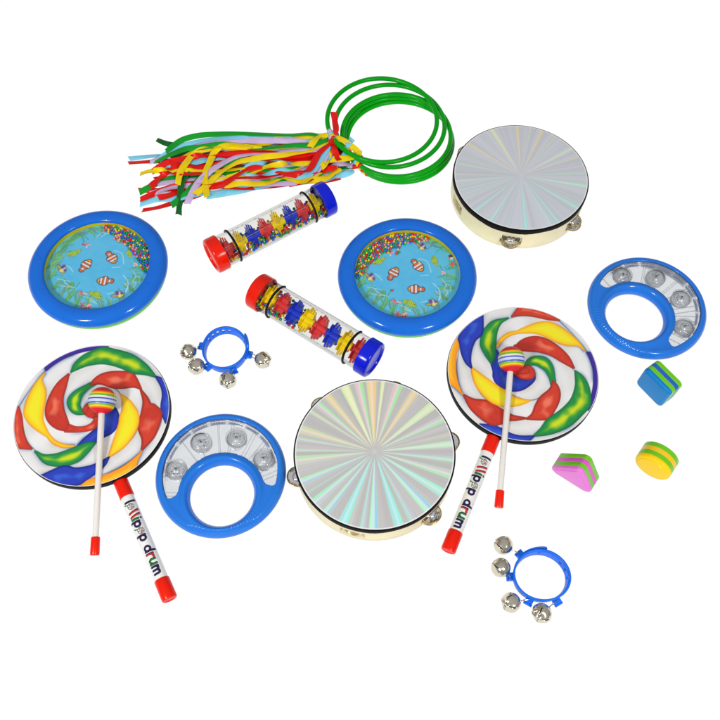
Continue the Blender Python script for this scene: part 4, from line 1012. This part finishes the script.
# resting layers, lowest first
RL = [
 # hidden lower layer
 (4,'d',[(352,160),(320,158),(280,152),(230,150),(190,158),(165,168)],.003), (4,'r',[(350,164),(315,168),(270,168),(225,166),(185,172),(155,180)],.003),
 (4,'b',[(352,166),(318,172),(275,178),(230,186),(190,190),(150,196)],.003), (3,'d',[(350,160),(310,155),(270,162),(225,172),(190,182),(160,190)],.004),
 (3,'l',[(348,155),(315,148),(275,145),(230,149),(192,160),(158,170)],.003), (4,'y',[(350,168),(320,176),(280,181),(235,183),(195,186),(165,190)],.004),
 (3,'r',[(345,150),(310,144),(270,149),(225,158),(190,166),(160,174)],.005), (4,'d',[(350,163),(310,163),(268,170),(225,178),(190,176),(162,182)],.005),
 (3,'b',[(345,155),(305,160),(265,158),(220,158),(185,164),(155,168)],.006), (4,'l',[(352,168),(315,178),(270,183),(228,180),(195,172),(165,174)],.006),
 (3,'d',[(347,150),(310,142),(268,142),(226,143),(195,150),(170,158)],.005), (4,'r',[(352,165),(312,171),(268,176),(228,172),(195,166),(170,164)],.007),
 (2,'w',[(240,186),(205,192),(180,194),(155,196)],.004), (2,'y',[(345,156),(310,164),(275,172),(240,178),(212,182)],.008),
 # traced layer
 (2,'d',[(330,138),(283,141),(240,141),(205,144),(185,146),(168,144),(157,139.5)],(.010,.004)),
 (4,'r',[(341,178),(328,180),(318,180.5),(300,182.5),(280,185.8),(255.5,188),(234.7,188),(214,188.7),(197.8,194.4),(175.5,202),(158,207.5),(142,210.4)],(.006,.003)),
 (4,'b',[(320,180),(290,184),(262,187),(244,190.5),(228,193),(207,196.5)],.004),
 (3,'b',[(340,160),(310,168),(285,168),(262,166),(235,160),(205,157.5),(185,157),(161.7,155.5),(129,158.8)],(.008,.004)),
 (3,'r',[(340,155),(300,160),(255,160),(215,156),(186,160),(152,161.5),(128.3,163)],(.010,.005)),
 (2,'l',[(340,158),(300,165),(260,174),(225,178),(189.4,179.5),(156.8,184.3)],(.008,.006)),
 (3,'r',[(345,160),(300,168),(250,178),(215,182),(182.5,188.5),(161.7,190),(138.8,190.5)],(.007,.004)),
 (4,'b',[(350,168),(300,178),(255,184),(215,191),(178,198.4),(157.5,199),(140,204)],(.006,.004)),
 (3,'y',[(345,158),(300,163),(262,170),(217,174),(206,184.7),(195,191.7),(171,194.6)],(.008,.005)),
 (3,'g',[(340,160),(290,170),(240,172),(203,173.6),(175.5,176.4),(157.5,183),(139.4,192.5)],(.009,.006)),
 (2,'r',[(340,165),(290,175),(240,178),(211,184),(185,184),(165,190),(152,194.5),(140,199.5)],(.009,.007)),
 (4,'r',[(330,172),(290,178),(250,176),(215,180),(189,186),(170,195),(158,197.5)],.006),
 (2,'l',[(330,160),(280,176),(240,182),(205,184),(176,187),(163,190),(151,194)],(.010,.007)),
 (1,'r',[(335,148),(300,155),(255.5,152.8),(221,154.2),(200,155.4),(189.4,157.8),(168.6,162),(152,171.8)],(.016,.008)),
 (2,'r',[(330,150),(290,158),(240,160),(203,167),(186.7,164.8),(172.8,162.5),(158,160)],(.012,.007)),
 (1,'b',[(331,140),(300,139),(283,137.2),(260,136),(235,137),(210,139),(195,142),(180,146.5),(168,153),(159,160)],(.018,.009)),
 (1,'l',[(334,142),(315,141),(297,141),(270,140.5),(241.7,140.5),(215,141.5),(198,144),(185,147.5),(168,155),(150,162)],(.017,.009)),
 (0,'g',[(332,137),(320,135.5),(308,134),(290,135),(269,134.7),(235,133.8),(210,134.5),(196,136),(183,139.5),(174,145),(166,151.5)],(.022,.010)),
 (1,'y',[(334,137),(318,136),(300,136.5),(282,138.3),(262,144),(245,145),(228,145.5),(212,147.5),(198,150)],(.021,.006)),
 (2,'y',[(328,148),(300,149),(262,150),(241.7,149.8),(221,147.2),(208,148.5),(195,152),(178,161)],(.013,.009)),
 (2,'b',[(300,165),(278,160),(262.5,163.5),(250,166),(239,175.5),(225,181),(211,186)],(.011,.008)),
 (3,'b',[(324,164),(297,170),(285,170),(275,172),(258,176),(241.7,178),(228,180.5),(211,186)],(.010,.008)),
 (4,'g',[(355,167.8),(341,168),(328,170),(305,178),(285,181),(262,181),(240,181),(215,178)],(.010,.006)),
 (3,'y',[(338,168),(322,170),(305,181),(290,179),(283,177.3),(269.4,182.5),(255,184),(241.7,183),(225,186)],(.012,.007)),
 (0,'g',[(330,139),(318,143),(308,145.3),(295,145.3),(283,146.4),(268,148),(258,148.6),(245,147),(228,144.5),(215,145),(200,147.3),(185,149),(170,155),(154.7,162)],(.022,.011)),
 (1,'l',[(331,145),(321.7,148),(310,149.8),(297,151),(283,151),(269,152.7),(252,154),(234.7,157.5),(218,166),(208,173),(200,180.5),(193.6,190),(187,204)],(.018,.009)),
 (1,'y',[(329,142),(320,145.5),(308,151),(294,153.2),(283,155),(267,156.5),(252.8,159),(240,161.5),(230.5,166),(221,172),(214,178),(205,187),(195,194)],(.020,.010)),
 (2,'r',[(262,167.5),(252,168),(243,171),(232,178.5),(222,184.5),(211,187),(200,188.5)],(.013,.008)),
 (2,'y',[(322,162),(300,163.7),(288,163.6),(277.8,164.4),(267,166.5),(258,170.2),(250,173),(241,174.5),(228,178)],(.016,.009)),
 (1,'r',[(306,172),(290,174.5),(277.8,171.6),(268,169),(255,168)],(.014,.008)),
 (3,'b',[(354,171),(345,174.5),(335.5,176),(326,180),(316,179.5)],(.010,.008)),
 (3,'y',[(341,169),(334,173),(327,177.7),(314.7,179.8),(303,180.5)],(.013,.009)),
 (2,'r',[(337,167.5),(328,169),(320,172.2),(312,177.5),(304,181.5),(290,184)],(.016,.009)),
 (2,'l',[(354,166.5),(347,164),(339.7,163.4),(332,166)],(.013,.014)),
 (1,'b',[(343,147),(347,152),(341,157),(334,158),(328,160)],.019), (1,'r',[(343,144),(337,148),(345,153),(357,156),(362,155.5)],.012),
 (0,'l',[(331,147),(327,153),(324,160),(320,168),(312,175),(303.6,180.5),(290,183),(272,184.5),(250,185)],(.022,.004)),
 (0,'y',[(330,150),(328.6,156.7),(325,163),(322,168)],(.020,.017)),
 (0,'b',[(331,144),(326,151),(320,161.5),(315,169),(309,174.5),(298,176.5),(282,177),(265,177.5)],(.024,.006)),
 (0,'r',[(331.4,142.5),(326,147),(319,153),(315,160),(310.6,167.8),(305,172.5),(299.4,174.9),(290,174.5),(280,173),(268,169.5),(255,168.5)],(.026,.006)),
 (0,'r',[(331.5,142),(334,147),(335.5,153),(339.5,160.5)],(.026,.024)),
 (0,'r',[(333.5,134),(336,130),(335,122),(333.5,112)],(.028,.026)),
 (1,'b',[(346,146),(349,143),(351,140.5),(352.5,139)],.024),
 (1,'y',[(329,136),(340,139),(350,145),(358,152.5),(353,157),(344,158.5),(336,159),(331,160)],(.025,.020)),
 (0,'y',[(329,135),(320,135.8),(315,140),(310,147)],.024),
 # over the pile, far left
 (3,'y',[(245,168),(222,170.5),(203,170.2),(189,170.7),(175.5,171.2),(163,170.3),(150,171),(140,174)],(.011,.008)),
 (2,'g',[(250,160),(238,161),(225,164),(212,168),(202,175.5),(194,184),(186.7,193),(178,200.5),(171.4,205.5)],(.014,.006)),
 (3,'d',[(190,172),(184,179),(181,187),(180.5,193),(179.7,202.8),(179,209),(178.6,214.6)],(.012,.003)),
 (2,'r',[(205,173),(185,173.5),(170,173),(161.7,176.4),(156,181),(150.5,186.5)],.010),
 (1,'y',[(262,148),(245,147),(228,146.5),(212,147.3),(200.5,150.5),(192,155.5),(186.7,162),(182.5,168),(179.7,174),(177.8,184.5)],(.016,.011)),
 (0,'y',[(252,147.5),(238,144.5),(224,145),(215,151.5),(211.5,158),(209,164),(205.8,170),(204.7,176),(205.2,186),(207.3,197)],(.018,.009)),
]
for k, (h, c, P, z) in enumerate(RL): ribbon(h, c, P, z, seed=k, amp=.33 if k > 13 else .3, w=.0098 if k > 13 else .0125)

lump(0, 'r', 331.6, 141.6, .027, .0050, (1.1, .9, .8), .5); lump(0, 'l', 331.0, 137.0, .0265, .0042, (.9, 1.2, .8)); lump(0, 'b', 334.5, 137.5, .027, .0036, (.8, 1.2, .8), .3)
lump(1, 'y', 340, 144, .018, .0065, (1.3, .8, .6), -.6); lump(2, 'b', 347, 152, .014, .0060, (1.2, .8, .6), .4); lump(2, 'g', 336, 146, .016, .0060, (1.3, .8, .6))
lump(3, 'r', 355.5, 166.3, .012, .0046, (1.2, .8, .8), .4); lump(4, 'b', 354, 164, .009, .0050, (1.2, .9, .7)); lump(4, 'l', 350, 168, .007, .0050, (1.4, .8, .7), -.4)
lump(3, 'y', 357.6, 154.6, .019, .0062, (.8, 1.5, .7), -.7)

# ------------------------------------------------------------------ light
w = bpy.data.worlds.new('World'); scene.world = w; w.use_nodes = True; nt = w.node_tree
bg = nt.nodes['Background']; tc = nt.nodes.new('ShaderNodeTexCoord'); sp = nt.nodes.new('ShaderNodeSeparateXYZ'); rp = nt.nodes.new('ShaderNodeValToRGB')
nt.links.new(tc.outputs['Generated'], sp.inputs[0]); mr = nt.nodes.new('ShaderNodeMapRange'); mr.inputs['From Min'].default_value = -1
nt.links.new(sp.outputs['Z'], mr.inputs['Value']); nt.links.new(mr.outputs['Result'], rp.inputs['Fac'])
E_ = rp.color_ramp.elements; E_[0].position = .5; E_[0].color = (.26, .26, .26, 1); E_[1].position = 1; E_[1].color = (.52, .52, .53, 1)
m_ = rp.color_ramp.elements.new(.70); m_.color = (.31, .31, .315, 1); m_ = rp.color_ramp.elements.new(.495); m_.color = (1, 1, 1, 1)
nt.links.new(rp.outputs['Color'], bg.inputs['Color']); bg.inputs['Strength'].default_value = 1.0
def softbox(name, loc, target, size, power):
    l = bpy.data.lights.new(name, 'AREA'); l.shape = 'RECTANGLE'; l.size, l.size_y = size; l.energy = power; l.color = (1, .985, .96)
    o = bpy.data.objects.new(name, l); COL.objects.link(o); o.location = loc
    o.rotation_euler = (Vector(target) - Vector(loc)).to_track_quat('-Z', 'Y').to_euler()
softbox('softbox', (-1.1, -.7, 1.6), (0, .55, 0), (.32, .32), 26)
softbox('softbox', (1.0, -.8, 1.6), (0, .55, 0), (.32, .32), 19)

# ------------------------------------------------------------------ camera
cam = bpy.data.cameras.new('camera'); co_ = bpy.data.objects.new('camera', cam); COL.objects.link(co_)
co_.location = (0, 0, H); co_.rotation_euler = (PITCH, 0, 0); cam.sensor_width = 36; cam.lens = F / 720 * 36; cam.clip_end = 60; cam.clip_start = .01
cam.shift_x = (360 - CX) / 720
scene.camera = co_
scene.view_settings.view_transform = 'Standard'; scene.view_settings.look = 'None'; scene.view_settings.exposure = 0
scene.render.engine = 'CYCLES'; scene.cycles.max_bounces = 14; scene.cycles.transparent_max_bounces = 24; scene.cycles.use_denoising = True
scene.cycles.caustics_reflective = False; scene.cycles.caustics_refractive = False
